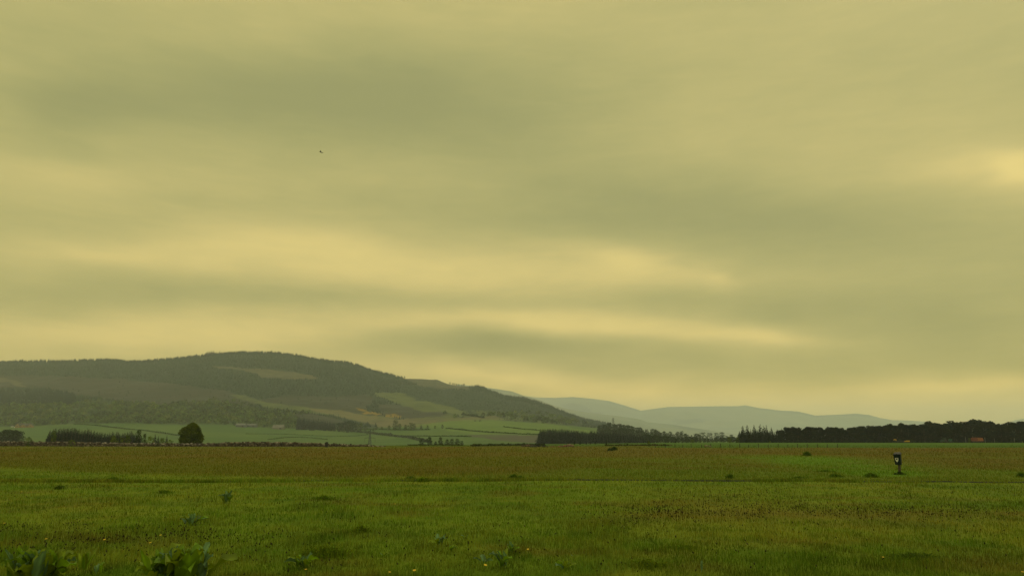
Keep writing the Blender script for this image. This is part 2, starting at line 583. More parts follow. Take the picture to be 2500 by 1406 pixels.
def hill_cover(X, Y, Z):
    s, e = X / Y, (Z - CH) / Y
    wv = 9e-4 * np.clip(Y / 1500, .3, 2)
    sw = s + (fbm(X / 60, Y / 60, 41, 3) - .5) * wv * 6
    ew = e + (fbm(X / 60, Y / 60, 57, 3) - .5) * wv * 4
    c = np.tile(np.array(C_grn), (len(X), 1))
    nz = fbm(X / 90, Y / 90, 5, 4)
    c = lerp(c, (0.066, 0.110, 0.012), sstep(.4, .7, nz))
    wood = sstep(1560, 1640, Y + (nz - .5) * 60) * (np.interp(s, rs, re) > .008)
    c = lerp(c, C_con, wood)
    for P, col, soft in ((P_HEATHER, C_hea, .85), (P_HEATHER2, C_hea, .7), (P_HEATHER3, C_hea, .8), (P_CUT, C_cut, .68), (P_SHOULDER, (0.095, 0.085, 0.045), .9),
                         (P_PATH, C_cut, .7), (P_DARK, (.02, .034, .015), 1), (P_DEC, C_dec, 1), (P_STRIP, C_ygr, .95), (P_TAN, C_tan, .9), (P_HEATHER4, C_hea, .9),
                         (P_STRIP2, C_ygr, .95), (P_STRIP3, C_ygr, .9), (P_BRIGHT, C_brt, .95), (P_PLOUGH, C_plo, 1)):
        k = inpoly(sw, ew, P) * soft * np.clip(.45 + nz * .9, 0, 1) * (.72 + .28 * (fbm(X / 16, Y / 16, 63, 2) > .40))
        c = lerp(c, col, k)
    # rough ground between the strips on the right shoulder of the hill
    k = inpoly(sw, ew, [(1000, 1026), (1160, 1000), (1300, 1010), (1460, 1035), (1330, 1036), (1210, 1020)]) * .75 * sstep(.3, .7, fbm(X / 35, Y / 35, 77, 3))
    c = lerp(c, C_ygr, k)
    g = inpoly(sw, ew, [(865, 995), (900, 1000), (980, 1016), (975, 1022), (900, 1014)]) * (fbm(X / 14, Y / 14, 91, 2) > .52)
    c = lerp(c, C_gor, g * .8)
    return c


# land cover of the near field
G_grn, G_brn, G_yel, G_far = (0.114, 0.157, 0.0095), (0.116, 0.096, 0.013), (0.160, 0.172, 0.013), (0.062, 0.112, 0.012)


def field_cover(X, Y):
    s = X / np.maximum(Y, 1)
    px = CX + F * s / math.cos(PITCH) ** 0 * .98
    n1, n2, n3 = fbm(X / 5, Y / 5, 101, 4), fbm(X / 1.2, Y / 1.2, 202, 3), fbm(X / 22, Y / 30, 303, 3)
    c = np.tile(np.array(G_grn), (len(X), 1)).astype(float)
    c = lerp(c, G_yel, sstep(.35, .75, n1) * .55 + .25 * sstep(1000, 2400, px))
    c = lerp(c, (0.068, 0.112, 0.008), sstep(.45, .75, n2) * .45)
    c = lerp(c, (0.060, 0.112, 0.006), sstep(.5, .68, fbm(X / 3.2, Y / 4.5, 212, 3)) * .38)
    c = lerp(c, (0.190, 0.185, 0.016), sstep(.6, .78, fbm(X / 1.7, Y / 1.3, 222, 3)) * .28)
    c = lerp(c, (0.115, 0.09, 0.012), sstep(.58, .8, fbm(X / 2.2, Y / 1.2, 404, 3)) * .5)
    # brown plantain bands in the turf
    yb = 16.2 + (n1 - .5) * 4
    b = np.exp(-((Y - yb) / 1.7) ** 2) * sstep(1350, 1650, px) * (1 - .5 * sstep(2150, 2500, px))
    b = np.maximum(b, np.exp(-((Y - 21) / 3.2) ** 2) * .5 * sstep(1150, 1400, px) * sstep(.4, .65, n1))
    b = np.maximum(b, np.exp(-((Y - 13.0) / 1.4) ** 2) * .45 * (1 - sstep(450, 800, px)) * sstep(.35, .6, n1))
    c = lerp(c, (0.135, 0.108, 0.016), np.clip(b, 0, 1) * .7)
    # sorrel meadow beyond the path
    yedge = np.interp(px, [-400, 0, 250, 520, 900, 3000], [47, 45, 40, 34.5, 31.4, 31.4]) + (n1 - .4) * 9 * sstep(-.1, .3, .2 + 0 * Y)
    mead = sstep(-3.5, 3.5, Y - yedge)
    mc = lerp(np.tile(np.array(G_brn), (len(X), 1)), (0.098, 0.102, 0.007), sstep(.38, .66, n3) * .8)
    mc = lerp(mc, (0.125, 0.080, 0.010), sstep(.5, .75, fbm(X / 9, Y / 40, 505, 3)) * .6)
    gp = np.exp(-(((px - 2020 - (50 - Y) * 6) / 165) ** 2)) * 1.3 * sstep(33, 36, Y) * (1 - sstep(65, 95, Y)) * (.55 + .45 * sstep(.25, .6, n1))
    gp = np.maximum(gp, np.exp(-((Y - 42) / 6) ** 2) * .7 * sstep(1250, 1500, px) * (1 - sstep(1700, 2000, px)) * sstep(.35, .6, n1))
    gp = np.maximum(gp, np.exp(-((Y - 34) / 2.0) ** 2) * .6 * sstep(900, 1400, px))
    gp = np.maximum(gp, .55 * sstep(.42, .62, fbm(X / 12, Y / 16, 515, 3)) * (1 - sstep(45, 90, Y)) * (.15 + .85 * sstep(1000, 1500, px)))
    mc = lerp(mc, (0.098, 0.165, 0.010), np.clip(gp, 0, 1))
    c = lerp(c, mc, mead)
    # green verge along the path, greener strip by the wall, the pasture beyond the fence
    c = lerp(c, (0.15, 0.185, 0.014), np.exp(-((Y - 29.9) / 1.0) ** 2) * .6 * sstep(350, 600, px))
    c = lerp(c, (0.105, 0.125, 0.012), sstep(140, 175, Y) * (px < 1000) * .6)
    past = sstep(158, 164, Y) * sstep(1500, 1640, px)
    past = np.maximum(past, sstep(215, 240, Y) * sstep(900, 1000, px))
    c = lerp(c, G_far, past)
    c = lerp(c, (0.055, 0.09, 0.012), sstep(185, 200, Y) * sstep(930, 1010, px) * (1 - sstep(1480, 1560, px)) * .7)
    return c


def sheet(name, qs, ys, cover, m, **kw):
    q, y = np.meshgrid(qs, ys)
    X = q * (y + 30)
    Z = terrain(X, y)
    v = np.stack([X, y, Z], -1).reshape(-1, 3)
    nr, nc = q.shape
    i = (np.arange(nr - 1)[:, None] * nc + np.arange(nc - 1)[None]).ravel()
    f = np.stack([i, i + 1, i + nc + 1, i + nc], -1)
    return add(name, np_mesh(name, v, [f], cover(v[:, 0], v[:, 1], v[:, 2]), [m], True), **kw)


qs = np.linspace(-1.12, 1.12, 860)
yn = np.concatenate([np.linspace(-26, 4, 20), np.linspace(4.4, 60, 260), np.geomspace(60.5, 480, 170)])
sheet('ground', qs, yn, lambda x, y, z: field_cover(x, y), M_ground, kind='structure', cat='ground',
      label='flat rough grass field with brown sorrel meadow running to the wall and fence')
yh = np.concatenate([np.geomspace(480, 1480, 90), np.linspace(1490, 3000, 260), np.geomspace(3040, 15200, 46)])


def hill_or_field(x, y, z):
    t = sstep(1500, 1560, y) * 0
    c = hill_cover(x, y, z)
    flat = sstep(1560, 1660, CX + F * x / y)
    return lerp(c, G_far, flat)


sheet('hills', qs, yh, hill_or_field, M_hill, kind='structure', cat='hill',
      label='long wooded hill with heather, clearings and green fields at its foot')


def far_range(name, pts, Y0, depth, label, col, seed):
    s_, e_ = poly_se(pts)
    s = np.linspace(s_[0], s_[-1], 420)
    e = np.interp(s, s_, e_)
    top = CH + e * Y0
    rows = []
    T = np.concatenate([np.linspace(-1, 0, 26), np.linspace(0.06, 1, 12)])
    for t in T:
        Y = Y0 + t * depth
        prof = (1 - t * t) ** 1.0 if t > 0 else (1 + t) ** .85 * (1 + .15 * -t)
        z = -8 + (top + 8) * prof
        X = s * Y
        z = z + (fbm(X / 700, np.full_like(X, Y) / 700, seed, 4) - .5) * (top.max() * .22) * np.clip(-t * (1 + t) * 4, 0, 1)
        rows.append(np.stack([X, np.full_like(X, Y), z], -1))
    v = np.concatenate(rows)
    nr, nc = len(T), len(s)
    i = (np.arange(nr - 1)[:, None] * nc + np.arange(nc - 1)[None]).ravel()
    f = np.stack([i, i + 1, i + nc + 1, i + nc], -1)
    n = fbm(v[:, 0] / 500, v[:, 1] / 500, seed + 5, 4)
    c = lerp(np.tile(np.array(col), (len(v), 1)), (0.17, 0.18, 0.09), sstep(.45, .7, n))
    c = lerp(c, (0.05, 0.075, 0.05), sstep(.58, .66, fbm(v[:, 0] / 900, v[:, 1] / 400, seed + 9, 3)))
    add(name, np_mesh(name, v, [f], c, [M_far], True), kind='structure', cat='hill', label=label)


far_range('hill_spur', [(1050, 960), (1120, 938), (1180, 945), (1210, 949), (1250, 955), (1280, 966), (1320, 977), (1350, 989), (1400, 1001), (1450, 1009), (1500, 1014),
                        (1550, 1021), (1565, 1024), (1580, 1030), (1640, 1036), (1720, 1048), (1800, 1060), (1900, 1074)], 7800, 2000,
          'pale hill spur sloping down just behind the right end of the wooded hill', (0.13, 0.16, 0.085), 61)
far_range('far_hills', [(1150, 1000), (1240, 962), (1280, 966), (1310, 970), (1350, 971), (1400, 969), (1440, 972), (1490, 979), (1530, 991), (1565, 1002), (1600, 997), (1630, 993),
                        (1700, 992), (1760, 991), (1800, 991), (1820, 989), (1850, 995), (1900, 1001), (1950, 1004), (1990, 1014), (2040, 1012), (2090, 1009), (2120, 1012),
                        (2150, 1020), (2180, 1025), (2220, 1026), (2260, 1029), (2330, 1042), (2420, 1056), (2560, 1073)], 12600, 2400,
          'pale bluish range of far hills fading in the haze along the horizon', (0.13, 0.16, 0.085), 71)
far_range('far_hill', [(2330, 1073), (2400, 1046), (2450, 1033), (2480, 1025), (2500, 1021), (2560, 1014), (2700, 1010), (2850, 1030), (3000, 1073)], 11600, 1800,
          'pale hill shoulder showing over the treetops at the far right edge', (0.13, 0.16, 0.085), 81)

# narrow path across the field, a few centimetres above the soil, half hidden by its grassy verge
xs = np.linspace(-12.3, 34, 200)
yc = 30.6 - .012 * (xs - 5) + .25 * np.sin(xs * .17) + .12 * np.sin(xs * .6)
v, k = [], len(xs)
for off, dz in ((-.42, .0), (-.26, .012), (.26, .012), (.42, .0)):
    yy = yc + off
    v.append(np.stack([xs, yy, terrain(xs, yy) + dz + .004], -1))
i = (np.arange(3)[:, None] * k + np.arange(k - 1)[None]).ravel()
add('path', np_mesh('path', np.concatenate(v), [np.stack([i, i + 1, i + k + 1, i + k], -1)], None, [flat_mat('path_tarmac', (0.012, 0.012, 0.008), rough=.95, nscale=30, spec=.05)]),
    kind='structure', cat='path', label='thin dark path crossing the field behind a low grass verge')

# ------------------------------------------------------------------ grass and seed heads (uncountable)


def blades(P, H, W, C, lean=.45, seg2=True):
    n = len(P)
    th = rng.uniform(0, 2 * np.pi, n)
    d = np.stack([np.cos(th), np.sin(th), np.zeros(n)], -1)
    a2 = th + np.pi / 2 + rng.normal(0, .5, n)
    l = np.stack([np.cos(a2), np.sin(a2), np.zeros(n)], -1) * (H * np.abs(rng.normal(0, lean, n)))[:, None]
    upv = np.array([0, 0, 1.0])
    b0, b1 = P - d * W[:, None] / 2, P + d * W[:, None] / 2
    if seg2:
        mpt = P + l * .35 + upv * (H * .62)[:, None]
        m0, m1 = mpt - d * W[:, None] * .38, mpt + d * W[:, None] * .38
        tip = P + l + upv * H[:, None]
        v = np.stack([b0, b1, m1, m0, tip], 1).reshape(-1, 3)
        i = np.arange(n) * 5
        return v, [np.stack([i, i + 1, i + 2, i + 3], -1), np.stack([i + 3, i + 2, i + 4], -1)], np.repeat(C, 5, 0)
    tip = P + l + upv * H[:, None]
    v = np.stack([b0, b1, tip], 1).reshape(-1, 3)
    i = np.arange(n) * 3
    return v, [np.stack([i, i + 1, i + 2], -1)], np.repeat(C, 3, 0)


def scatter(n, py0, py1, pad=.86, gam=1.0):
    py = py0 + (py1 - py0) * rng.random(n) ** gam
    Y = CH * F / (py - HZ)
    X = rng.uniform(-pad, pad, n) * (Y + 1.2)
    return X, Y


def tint(c, lo, hi, hue=.10):
    n = len(c)
    return c * rng.uniform(lo, hi, n)[:, None] * (1 + rng.normal(0, hue, (n, 3)) * np.array([1, .35, .6]))


X, Y = scatter(390000, 1145, 1560)
md_ = Y > np.interp(CX + F * X / Y, [-400, 0, 250, 520, 900, 3000], [47, 45, 40, 34, 31.5, 31.5]) + rng.normal(0, 1, len(X))
X, Y = X[~md_], Y[~md_]
vx = rng.uniform(-22, 34, 16000)
vy = 30.6 - .012 * (vx - 5) + .25 * np.sin(vx * .17) + .12 * np.sin(vx * .6) - rng.uniform(.3, .9, len(vx))
gapy = .06 * rng.normal(0, 1, len(vx)) + fbm(vx / 2.6, vx * 0, 655, 2) - .16
for a_, b_ in ((-5.5, -4.1), (-.1, .8), (2.8, 4.4), (6.0, 9.4), (16.5, 20.2)):
    gapy = gapy + .34 * sstep(a_ - .5, a_ + .3, vx) * (1 - sstep(b_ - .3, b_ + .5, vx))
nv_ = len(vx)
X, Y = np.concatenate([X, vx]), np.concatenate([Y, vy])
clump = fbm(X / .45, Y / .45, 611, 3)
tall = sstep(.60, .78, fbm(X / 1.6, Y / 1.6, 622, 3))
H = (.035 + .075 * clump ** 1.5 + .10 * tall * rng.random(len(X))) * rng.uniform(.6, 1.4, len(X)) * (1 + .25 * sstep(20, 34, Y))
H[-nv_:] = (.02 + .13 * sstep(.50, .62, 1.02 - gapy)) * rng.uniform(.7, 1.3, nv_)
W = np.maximum(.0045, Y * .00050) * rng.uniform(.7, 1.5, len(X))
cl2 = fbm(X / .28, Y / .45, 661, 3)
cl3 = fbm(X / 1.1, Y / 1.4, 671, 3)
C = tint(field_cover(X, Y), .7, 1.5) * (.66 + .36 * sstep(.3, .7, cl2) + .26 * sstep(.3, .7, cl3))[:, None]
C = C * (1 + np.array([.28, .02, .3]) * (sstep(.35, .7, fbm(X / .6, Y / .8, 681, 2)) - .5)[:, None])
g = add('grass', np_mesh('grass', *blades(np.stack([X, Y, terrain(X, Y) - .01], -1), H, W, C), [M_grass]), kind='stuff', cat='grass',
        label='short green grass covering the near part of the field')
X, Y = scatter(150000, 1086, 1170, .8)
mead = sstep(-2, 2, Y - np.interp(CX + F * X / Y, [-400, 0, 250, 520, 900, 3000], [47, 45, 40, 34, 31.5, 31.5]))
keep = (rng.random(len(X)) < .25 + .75 * mead)
X, Y, mead = X[keep], Y[keep], mead[keep]
H = (.045 + .10 * fbm(X / 2.5, Y / 2.5, 633, 3) * mead) * rng.uniform(.5, 1.6, len(X)) * (1 + .8 * sstep(50, 120, Y))
W = np.maximum(.006, Y * .00060) * rng.uniform(.7, 1.5, len(X))
C = tint(field_cover(X, Y), .7, 1.5, .14)
add('meadow_grass', np_mesh('meadow_grass', *blades(np.stack([X, Y, terrain(X, Y) - .01], -1), H, W, C, .7, False), [M_grass]), kind='stuff', cat='grass',
    label='taller brownish meadow grass and sorrel beyond the path')

wx = rng.uniform(-12.5, 34, 9000)
wy = 30.6 - .012 * (wx - 5) + .25 * np.sin(wx * .17) + .12 * np.sin(wx * .6) + rng.uniform(.42, 1.1, len(wx))
P = np.stack([wx, wy, terrain(wx, wy) - .01], -1)
C = np.array([.17, .195, .022]) * rng.uniform(.6, 1.3, (len(wx), 1))
add('verge_grass', np_mesh('verge_grass', *blades(P, rng.uniform(.05, .13, len(wx)), np.full(len(wx), .02), C, .7, False), [M_grass]), kind='stuff', cat='grass',
    label='pale dry grass verge along the far side of the path')

# dark plantain heads standing in the turf
X, Y = scatter(110000, 1160, 1400)
px = CX + F * X / Y
n1 = fbm(X / 5, Y / 5, 101, 4)
den = np.exp(-((Y - 16.2 - (n1 - .5) * 4) / 1.7) ** 2) * sstep(1350, 1650, px) * (1 - .5 * sstep(2150, 2500, px)) * .34
den = np.maximum(den, np.exp(-((Y - 21) / 4.5) ** 2) * .14 * sstep(1150, 1400, px) * sstep(.3, .6, n1))
den = np.maximum(den, np.exp(-((Y - 12.6) / 1.8) ** 2) * .12 * (1 - sstep(480, 900, px)) * sstep(.35, .6, fbm(X / 2, Y / 2, 711, 3)))
den = np.maximum(den, .006 + .03 * sstep(.6, .75, fbm(X / 1.5, Y / 1.5, 733, 3)))
keep = rng.random(len(X)) < den * 1.0
X, Y = X[keep], Y[keep]
n = len(X)
P = np.stack([X, Y, terrain(X, Y) + rng.uniform(.07, .15, n)], -1)
o8 = np.array([[1, 0, 0], [0, 1, 0], [-1, 0, 0], [0, -1, 0], [0, 0, 1.6], [0, 0, -1.6]], float)
sz = rng.uniform(.005, .0105, n) * (1 + .016 * Y)
tilt = rng.normal(0, .5, (n, 2))
V = P[:, None] + o8[None] * sz[:, None, None]
V[:, :, 0] += (V[:, :, 2] - P[:, None, 2]) * tilt[:, None, 0]
V[:, :, 1] += (V[:, :, 2] - P[:, None, 2]) * tilt[:, None, 1]
i = np.arange(n)[:, None] * 6
T8 = np.array([(0, 1, 4), (1, 2, 4), (2, 3, 4), (3, 0, 4), (1, 0, 5), (2, 1, 5), (3, 2, 5), (0, 3, 5)])
f8 = (i[:, :, None] + T8[None]).reshape(-1, 3)
sv, sf, scl = blades(P - np.array([0, 0, .12]), np.full(n, .125), np.full(n, .0035), np.tile(np.array([.07, .075, .012]), (n, 1)), .05, False)
V = np.concatenate([V.reshape(-1, 3), sv])
cc = np.concatenate([np.repeat(np.array([[.024, .017, .008]]) * rng.uniform(.5, 2.2, (n, 1)), 6, 0), scl])
add('seed_heads', np_mesh('seed_heads', V, [f8, sf[0] + n * 6], cc, [M_grass]), kind='stuff', cat='seed heads',
    label='dark plantain seed heads dotted over the brown bands of turf')

# ------------------------------------------------------------------ leafy plants


def leaves_at(Cn, size, col, droop=None, vary=.35, aspect=.55):
    """small leaf-sized quads with random facing at the points Cn"""
    n = len(Cn)
    a = rng.normal(size=(n, 3))
    a /= np.linalg.norm(a, axis=1)[:, None]
    b = np.cross(a, rng.normal(size=(n, 3)))
    b /= np.linalg.norm(b, axis=1)[:, None]
    if droop is not None:
        a = a * .45 + droop
        a /= np.linalg.norm(a, axis=1)[:, None]
    sz = (size * rng.uniform(.6, 1.4, n))[:, None]
    v = np.stack([Cn - a * sz, Cn - b * sz * aspect, Cn + a * sz, Cn + b * sz * aspect], 1).reshape(-1, 3)
    i = np.arange(n) * 4
    c = np.repeat(col * rng.uniform(1 - vary, 1 + vary, (n, 1)), 4, 0)
    return v, np.stack([i, i + 1, i + 2, i + 3], -1), c


def ball(n, c, r, shell=.55):
    d = rng.normal(size=(n, 3))
    d /= np.linalg.norm(d, axis=1)[:, None]
    return np.array(c) + d * np.array(r) * (shell + (1 - shell) * rng.random(n) ** .6)[:, None] * rng.uniform(.82, 1.08, (n, 1))


def crown(clumps, n, size, cols, aspect=.55):
    vs_, fs, cs, k = [], [], [], 0
    w = np.array([max(c[1][0], .01) * c[1][2] for c in clumps])
    w = w / w.sum()
    for (c, r_), q in zip(clumps, w):
        m_ = max(6, int(n * q))
        col = np.array(cols[rnd.randrange(len(cols))]) * rnd.uniform(.72, 1.3)
        v_, f_, c_ = leaves_at(ball(m_, c, r_), size, np.tile(col, (m_, 1)), aspect=aspect)
        vs_.append(v_)
        fs.append(f_ + k)
        cs.append(c_)
        k += len(v_)
    return np_mesh('crown', np.concatenate(vs_), [np.concatenate(fs)], np.concatenate(cs), [M_leaf])


def trunk_mesh(h, r0, limbs, bark=None, seed=0):
    q = random.Random(seed)
    b = MB()
    bend = q.uniform(-.02, .02)
    b.tube([(0, 0, -.03), (bend, 0, h * .35), (0, bend, h * .7), (bend, bend, h)], [r0 * 1.25, r0, r0 * .7, r0 * .25], 6)
    for _ in range(limbs):
        z0 = q.uniform(.3, .8) * h
        a = q.uniform(0, 6.28)
        L = q.uniform(.12, .24)
        b.tube([(0, 0, z0), (math.cos(a) * L * .5, math.sin(a) * L * .5, z0 + L * .35), (math.cos(a) * L, math.sin(a) * L, z0 + L * .8)], [r0 * .45, r0 * .3, r0 * .1], 5)
    return b.mesh('trunk', bark or M_bark, True)


PINE_C = [(.008, .014, .007), (.011, .016, .006), (.014, .015, .007), (.006, .013, .009)]
SPR_C = [(.012, .023, .012), (.015, .026, .013), (.010, .021, .012)]
DEC_C = [(.055, .085, .014), (.065, .095, .014), (.048, .075, .016), (.075, .09, .016)]
DKD_C = [(.020, .034, .009), (.024, .039, .008), (.017, .030, .009)]
YEL_C = [(.085, .115, .012), (.10, .125, .012), (.07, .10, .013)]


def conifer(n=760, rad=.19, cols=SPR_C, base=.0, size=.042):
    t = base + (1 - base) * (1 - np.sqrt(rng.random(n)) * .999)
    whorl = 1 - .42 * ((t * rnd.uniform(9, 12)) % 1)
    rr = (rad * (1 - t) ** .8 + .006) * whorl
    th = rng.uniform(0, 6.283, n)
    lob = 1 + .18 * np.sin(th * 3 + rnd.uniform(0, 6)) + .12 * np.sin(th * 5 + t * 9)
    rho = rr * lob * np.sqrt(rng.uniform(.12, 1, n))
    P = np.stack([rho * np.cos(th), rho * np.sin(th), t - rho * .25], -1)
    P[:, 2] = np.maximum(P[:, 2], .015)
    dr = np.stack([np.cos(th), np.sin(th), np.full(n, -.35)], -1)
    col = np.array([cols[rnd.randrange(len(cols))] for _ in range(n)])
    v, f, c = leaves_at(P, size * (1.15 - .8 * t), col, dr, .35, .45)
    return np_mesh('crown', v, [f], c, [M_leaf])


def pine(n=1100, cols=PINE_C, low=.02):
    cl = []
    lean = rnd.uniform(-.05, .05)
    for k in range(15):
        z = low + (1 - low) * (k + rnd.random()) / 15.5
        w = .24 * math.sin(math.pi * min(1, (z - low) / (1 - low) * .72 + .22)) ** .8
        a = rnd.uniform(0, 6.28)
        o = w * rnd.uniform(.2, .75)
        rr = rnd.uniform(.085, .14)
        z = min(z, 1 - rr * .62)
        cl.append(((math.cos(a) * o + lean * z, math.sin(a) * o, z), (rr * 1.25, rr * 1.25, rr * .72)))
    return crown(cl, n, .040, cols)


def broad(n=760, cols=DEC_C, low=.0, wide=.36):
    cl = []
    for k in range(14):
        z = low + (1 - low) * (k + rnd.random()) / 14
        u = (z - low) / (1 - low)
        w = wide * (math.sin(math.pi * (u * .78 + .18)) ** .7)
        a = k * 2.4 + rnd.uniform(-.5, .5)
        o = w * rnd.uniform(.35, .75)
        rr = rnd.uniform(.11, .17)
        z = min(max(z, rr * .7), 1 - rr * .75)
        cl.append(((math.cos(a) * o, math.sin(a) * o, z), (rr * 1.1, rr * 1.1, rr * .85)))
    return crown(cl, n, .036, cols)


def tree_set(maker, k, tr, **kw):
    return [(maker(**kw), trunk_mesh(tr[0], tr[1], tr[2], tr[3] if len(tr) > 3 else None, q)) for q in range(k)]


T_pine = tree_set(pine, 6, (.9, .018, 5))
T_birchpine = tree_set(pine, 3, (.9, .020, 7, M_palebark), low=.34)
T_spruce = tree_set(conifer, 5, (.96, .014, 0))
T_spruce_thin = tree_set(conifer, 3, (.96, .014, 0), rad=.13)
T_wood = tree_set(conifer, 4, (.96, .014, 0), rad=.30, n=1000, size=.058)
T_broad = tree_set(broad, 5, (.75, .025, 5))
T_dark = tree_set(broad, 4, (.75, .025, 5), cols=DKD_C)
T_yel = tree_set(broad, 3, (.6, .025, 6), cols=YEL_C)
T_bush = tree_set(broad, 4, (.5, .02, 4), cols=YEL_C + DEC_C, low=.02, wide=.6)
T_dbush = tree_set(broad, 3, (.5, .02, 4), cols=DKD_C, low=.02, wide=.6)


def plant_tree(name, protos, loc, h, w=1.0, label=None, cat='tree', group=None):
    cr_, tr_ = protos[rnd.randrange(len(protos))]
    o = add(name, None, None, label, cat, group, None, loc)
    o.rotation_euler = (0, 0, rnd.uniform(0, 6.28))
    o.scale = (h * w, h * w, h)
    add('trunk', tr_, o)
    add('crown', cr_, o)
    return o


def top_h(px, top, Y):
    """height of a tree at distance Y in column px whose top shows at photo row top"""
    x, y, z = at(px, Y)
    s, e = ray(px, top)
    return CH + e * Y - z


def prof(pts, x):
    return float(np.interp(x, [p[0] for p in pts], [p[1] for p in pts]))


def wood(name, protos, x0, x1, step, rows, top, label, group, w=1.0, jitter=3.0, back=0):
    for r_, Y in enumerate(rows):
        px = x0 + rnd.uniform(0, step)
        while px < x1:
            yy = Y + rnd.uniform(-.012, .012) * Y
            t = prof(top, px) + rnd.uniform(0, jitter) + r_ * back * .5
            h = top_h(px, t, yy)
            plant_tree(name, protos, at(px, yy), h, w * rnd.uniform(.85, 1.25), label, 'tree', group)
            px += step * rnd.uniform(.7, 1.3)


# the long pine wood at the right, its conifer end, the woods in the middle
TOP_R = [(1895, 1052), (1925, 1042), (1965, 1040), (1975, 1037), (2010, 1042), (2030, 1040), (2060, 1045), (2100, 1039), (2150, 1037), (2200, 1032),
         (2240, 1036), (2270, 1028), (2300, 1034), (2325, 1026), (2345, 1030), (2380, 1022), (2420, 1026), (2450, 1034), (2470, 1030), (2500, 1028), (2560, 1028), (2760, 1030)]
L_R = 'dark rounded pine packed in the long wood at the right end of the field'
wood('pine_tree', T_pine, 1900, 2760, 14, (488, 508, 535, 565), TOP_R, L_R, 'pines of the long right wood', 1.12, 9)
wood('bush', T_dbush, 1905, 2700, 13, (484,), [(1900, 1071), (2200, 1070), (2330, 1074), (2500, 1074), (2760, 1072)], 'low dark undergrowth bush at the foot of the long right wood', 'undergrowth bushes along the right wood', 1.5, 3)
wood('pine_tree', T_birchpine, 2340, 2520, 24, (480,), [(p, t + 9) for p, t in TOP_R], 'pine with pale bare trunk at the right wood edge near the red trailer', 'pale trunked pines at the right wood edge', 1.0, 6)
TOP_S = [(1806, 1052), (1815, 1038), (1826, 1036), (1834, 1046), (1843, 1036), (1850, 1048), (1858, 1034), (1866, 1038), (1873, 1036), (1880, 1050), (1885, 1041), (1892, 1053), (1899, 1046), (1910, 1044)]
for px, t in TOP_S:
    plant_tree('spruce_tree', T_wood, at(px, 488 + rnd.uniform(-6, 6)), top_h(px, t, 488), rnd.uniform(.85, 1.05), 'tall pointed spruce at the left end of the long right wood', 'tree', 'pointed spruces at the left end of the right wood')
wood('spruce_tree', T_wood, 1806, 1906, 7, (506, 520), [(1800, 1050), (1850, 1050), (1910, 1056)], 'tall pointed spruce at the left end of the long right wood', 'pointed spruces at the left end of the right wood', 1.3, 5)
TOP_M = [(1312, 1052), (1322, 1045), (1350, 1044), (1400, 1047), (1432, 1050), (1436, 1055), (1440, 1049), (1460, 1050), (1500, 1053), (1560, 1058)]
L_M = 'dark conifer packed in the solid dark wood in the middle'
wood('spruce_tree', T_wood, 1317, 1585, 6.5, (720, 740, 770), TOP_M, L_M, 'conifers of the dark middle wood', 1.15, 3)
TOP_W = [(1560, 1056), (1600, 1060), (1650, 1066), (1690, 1064), (1720, 1068), (1760, 1065), (1800, 1064), (1812, 1068)]
wood('broadleaf_tree', T_dark, 1575, 1812, 9, (700, 760), TOP_W, 'low dark tree along the field edge between the middle wood and the right wood', 'low dark trees between the two woods', 1.2, 4)
wood('broadleaf_tree', T_dark, 1470, 1600, 10, (1000,), [(1470, 1046), (1520, 1044), (1560, 1048), (1600, 1054)], 'hazy round tree on the wooded rise behind the dark middle wood', 'round trees on the wooded rise', 1.1, 4)
TOP_B = [(1452, 1040), (1470, 1036), (1485, 1030), (1500, 1031), (1515, 1034), (1530, 1036), (1550, 1038), (1565, 1044), (1575, 1052), (1600, 1050), (1640, 1058)]
wood('broadleaf_tree', T_dark, 1462, 1580, 11, (1180, 1240, 1320), TOP_B, 'hazy round tree on the wooded rise behind the dark middle wood', 'round trees on the wooded rise', .95, 5)
TOP_C = [(1560, 1041), (1590, 1044), (1615, 1052), (1630, 1052), (1650, 1054), (1665, 1049), (1680, 1054), (1690, 1062), (1700, 1057), (1715, 1058), (1722, 1066), (1740, 1064), (1760, 1063), (1790, 1064), (1812, 1068)]
wood('broadleaf_tree', T_dark, 1565, 1640, 12, (1350, 1420), TOP_C, 'hazy tree in the low belt between the middle wood and the right wood', 'hazy trees of the low belt', .9, 5)
wood('broadleaf_tree', T_dark, 1600, 1810, 11, (980, 1120), TOP_C, 'hazy tree in the low belt between the middle wood and the right wood', 'hazy trees of the low belt', .85, 7)
wood('broadleaf_tree', T_dark, 1640, 1830, 20, (1900,), [(1640, 1066), (1720, 1054), (1760, 1053), (1800, 1060), (1830, 1066)], 'hazy tree in the low belt between the middle wood and the right wood', 'hazy trees of the low belt', 1.5, 3)

# left: the dark plantation behind the wall, trees at the frame edge
TOP_L = [(104, 1068), (112, 1056), (120, 1047), (132, 1043), (180, 1041), (200, 1045), (215, 1043), (232, 1050), (262, 1054), (275, 1050), (300, 1053), (318, 1048), (332, 1056), (350, 1062)]
wood('spruce_tree', T_spruce, 113, 345, 7.5, (440, 456, 474), TOP_L, 'dark conifer packed in the plantation behind the stone wall at left', 'conifers of the plantation behind the wall', 1.35, 5)
for px, t, lab in ((378, 1057, 'grey pointed spruce standing alone between the wall bushes and the round tree'),
                   (386, 1062, 'short grey spruce touching the lone pointed spruce beyond the wall'),
                   (407, 1060, 'thin grey spruce nearest the left of the big round tree')):
    plant_tree('spruce_tree', T_spruce, at(px, 450), top_h(px, t, 450), 1.2 if px != 407 else .9, lab, 'tree')
wood('broadleaf_tree', T_dark, -60, 58, 14, (640, 690), [(-60, 1040), (0, 1050), (20, 1046), (40, 1050), (56, 1048)], 'grey green tree behind the wall at the left frame edge', 'trees behind the wall at the left frame edge', 1.0, 6)

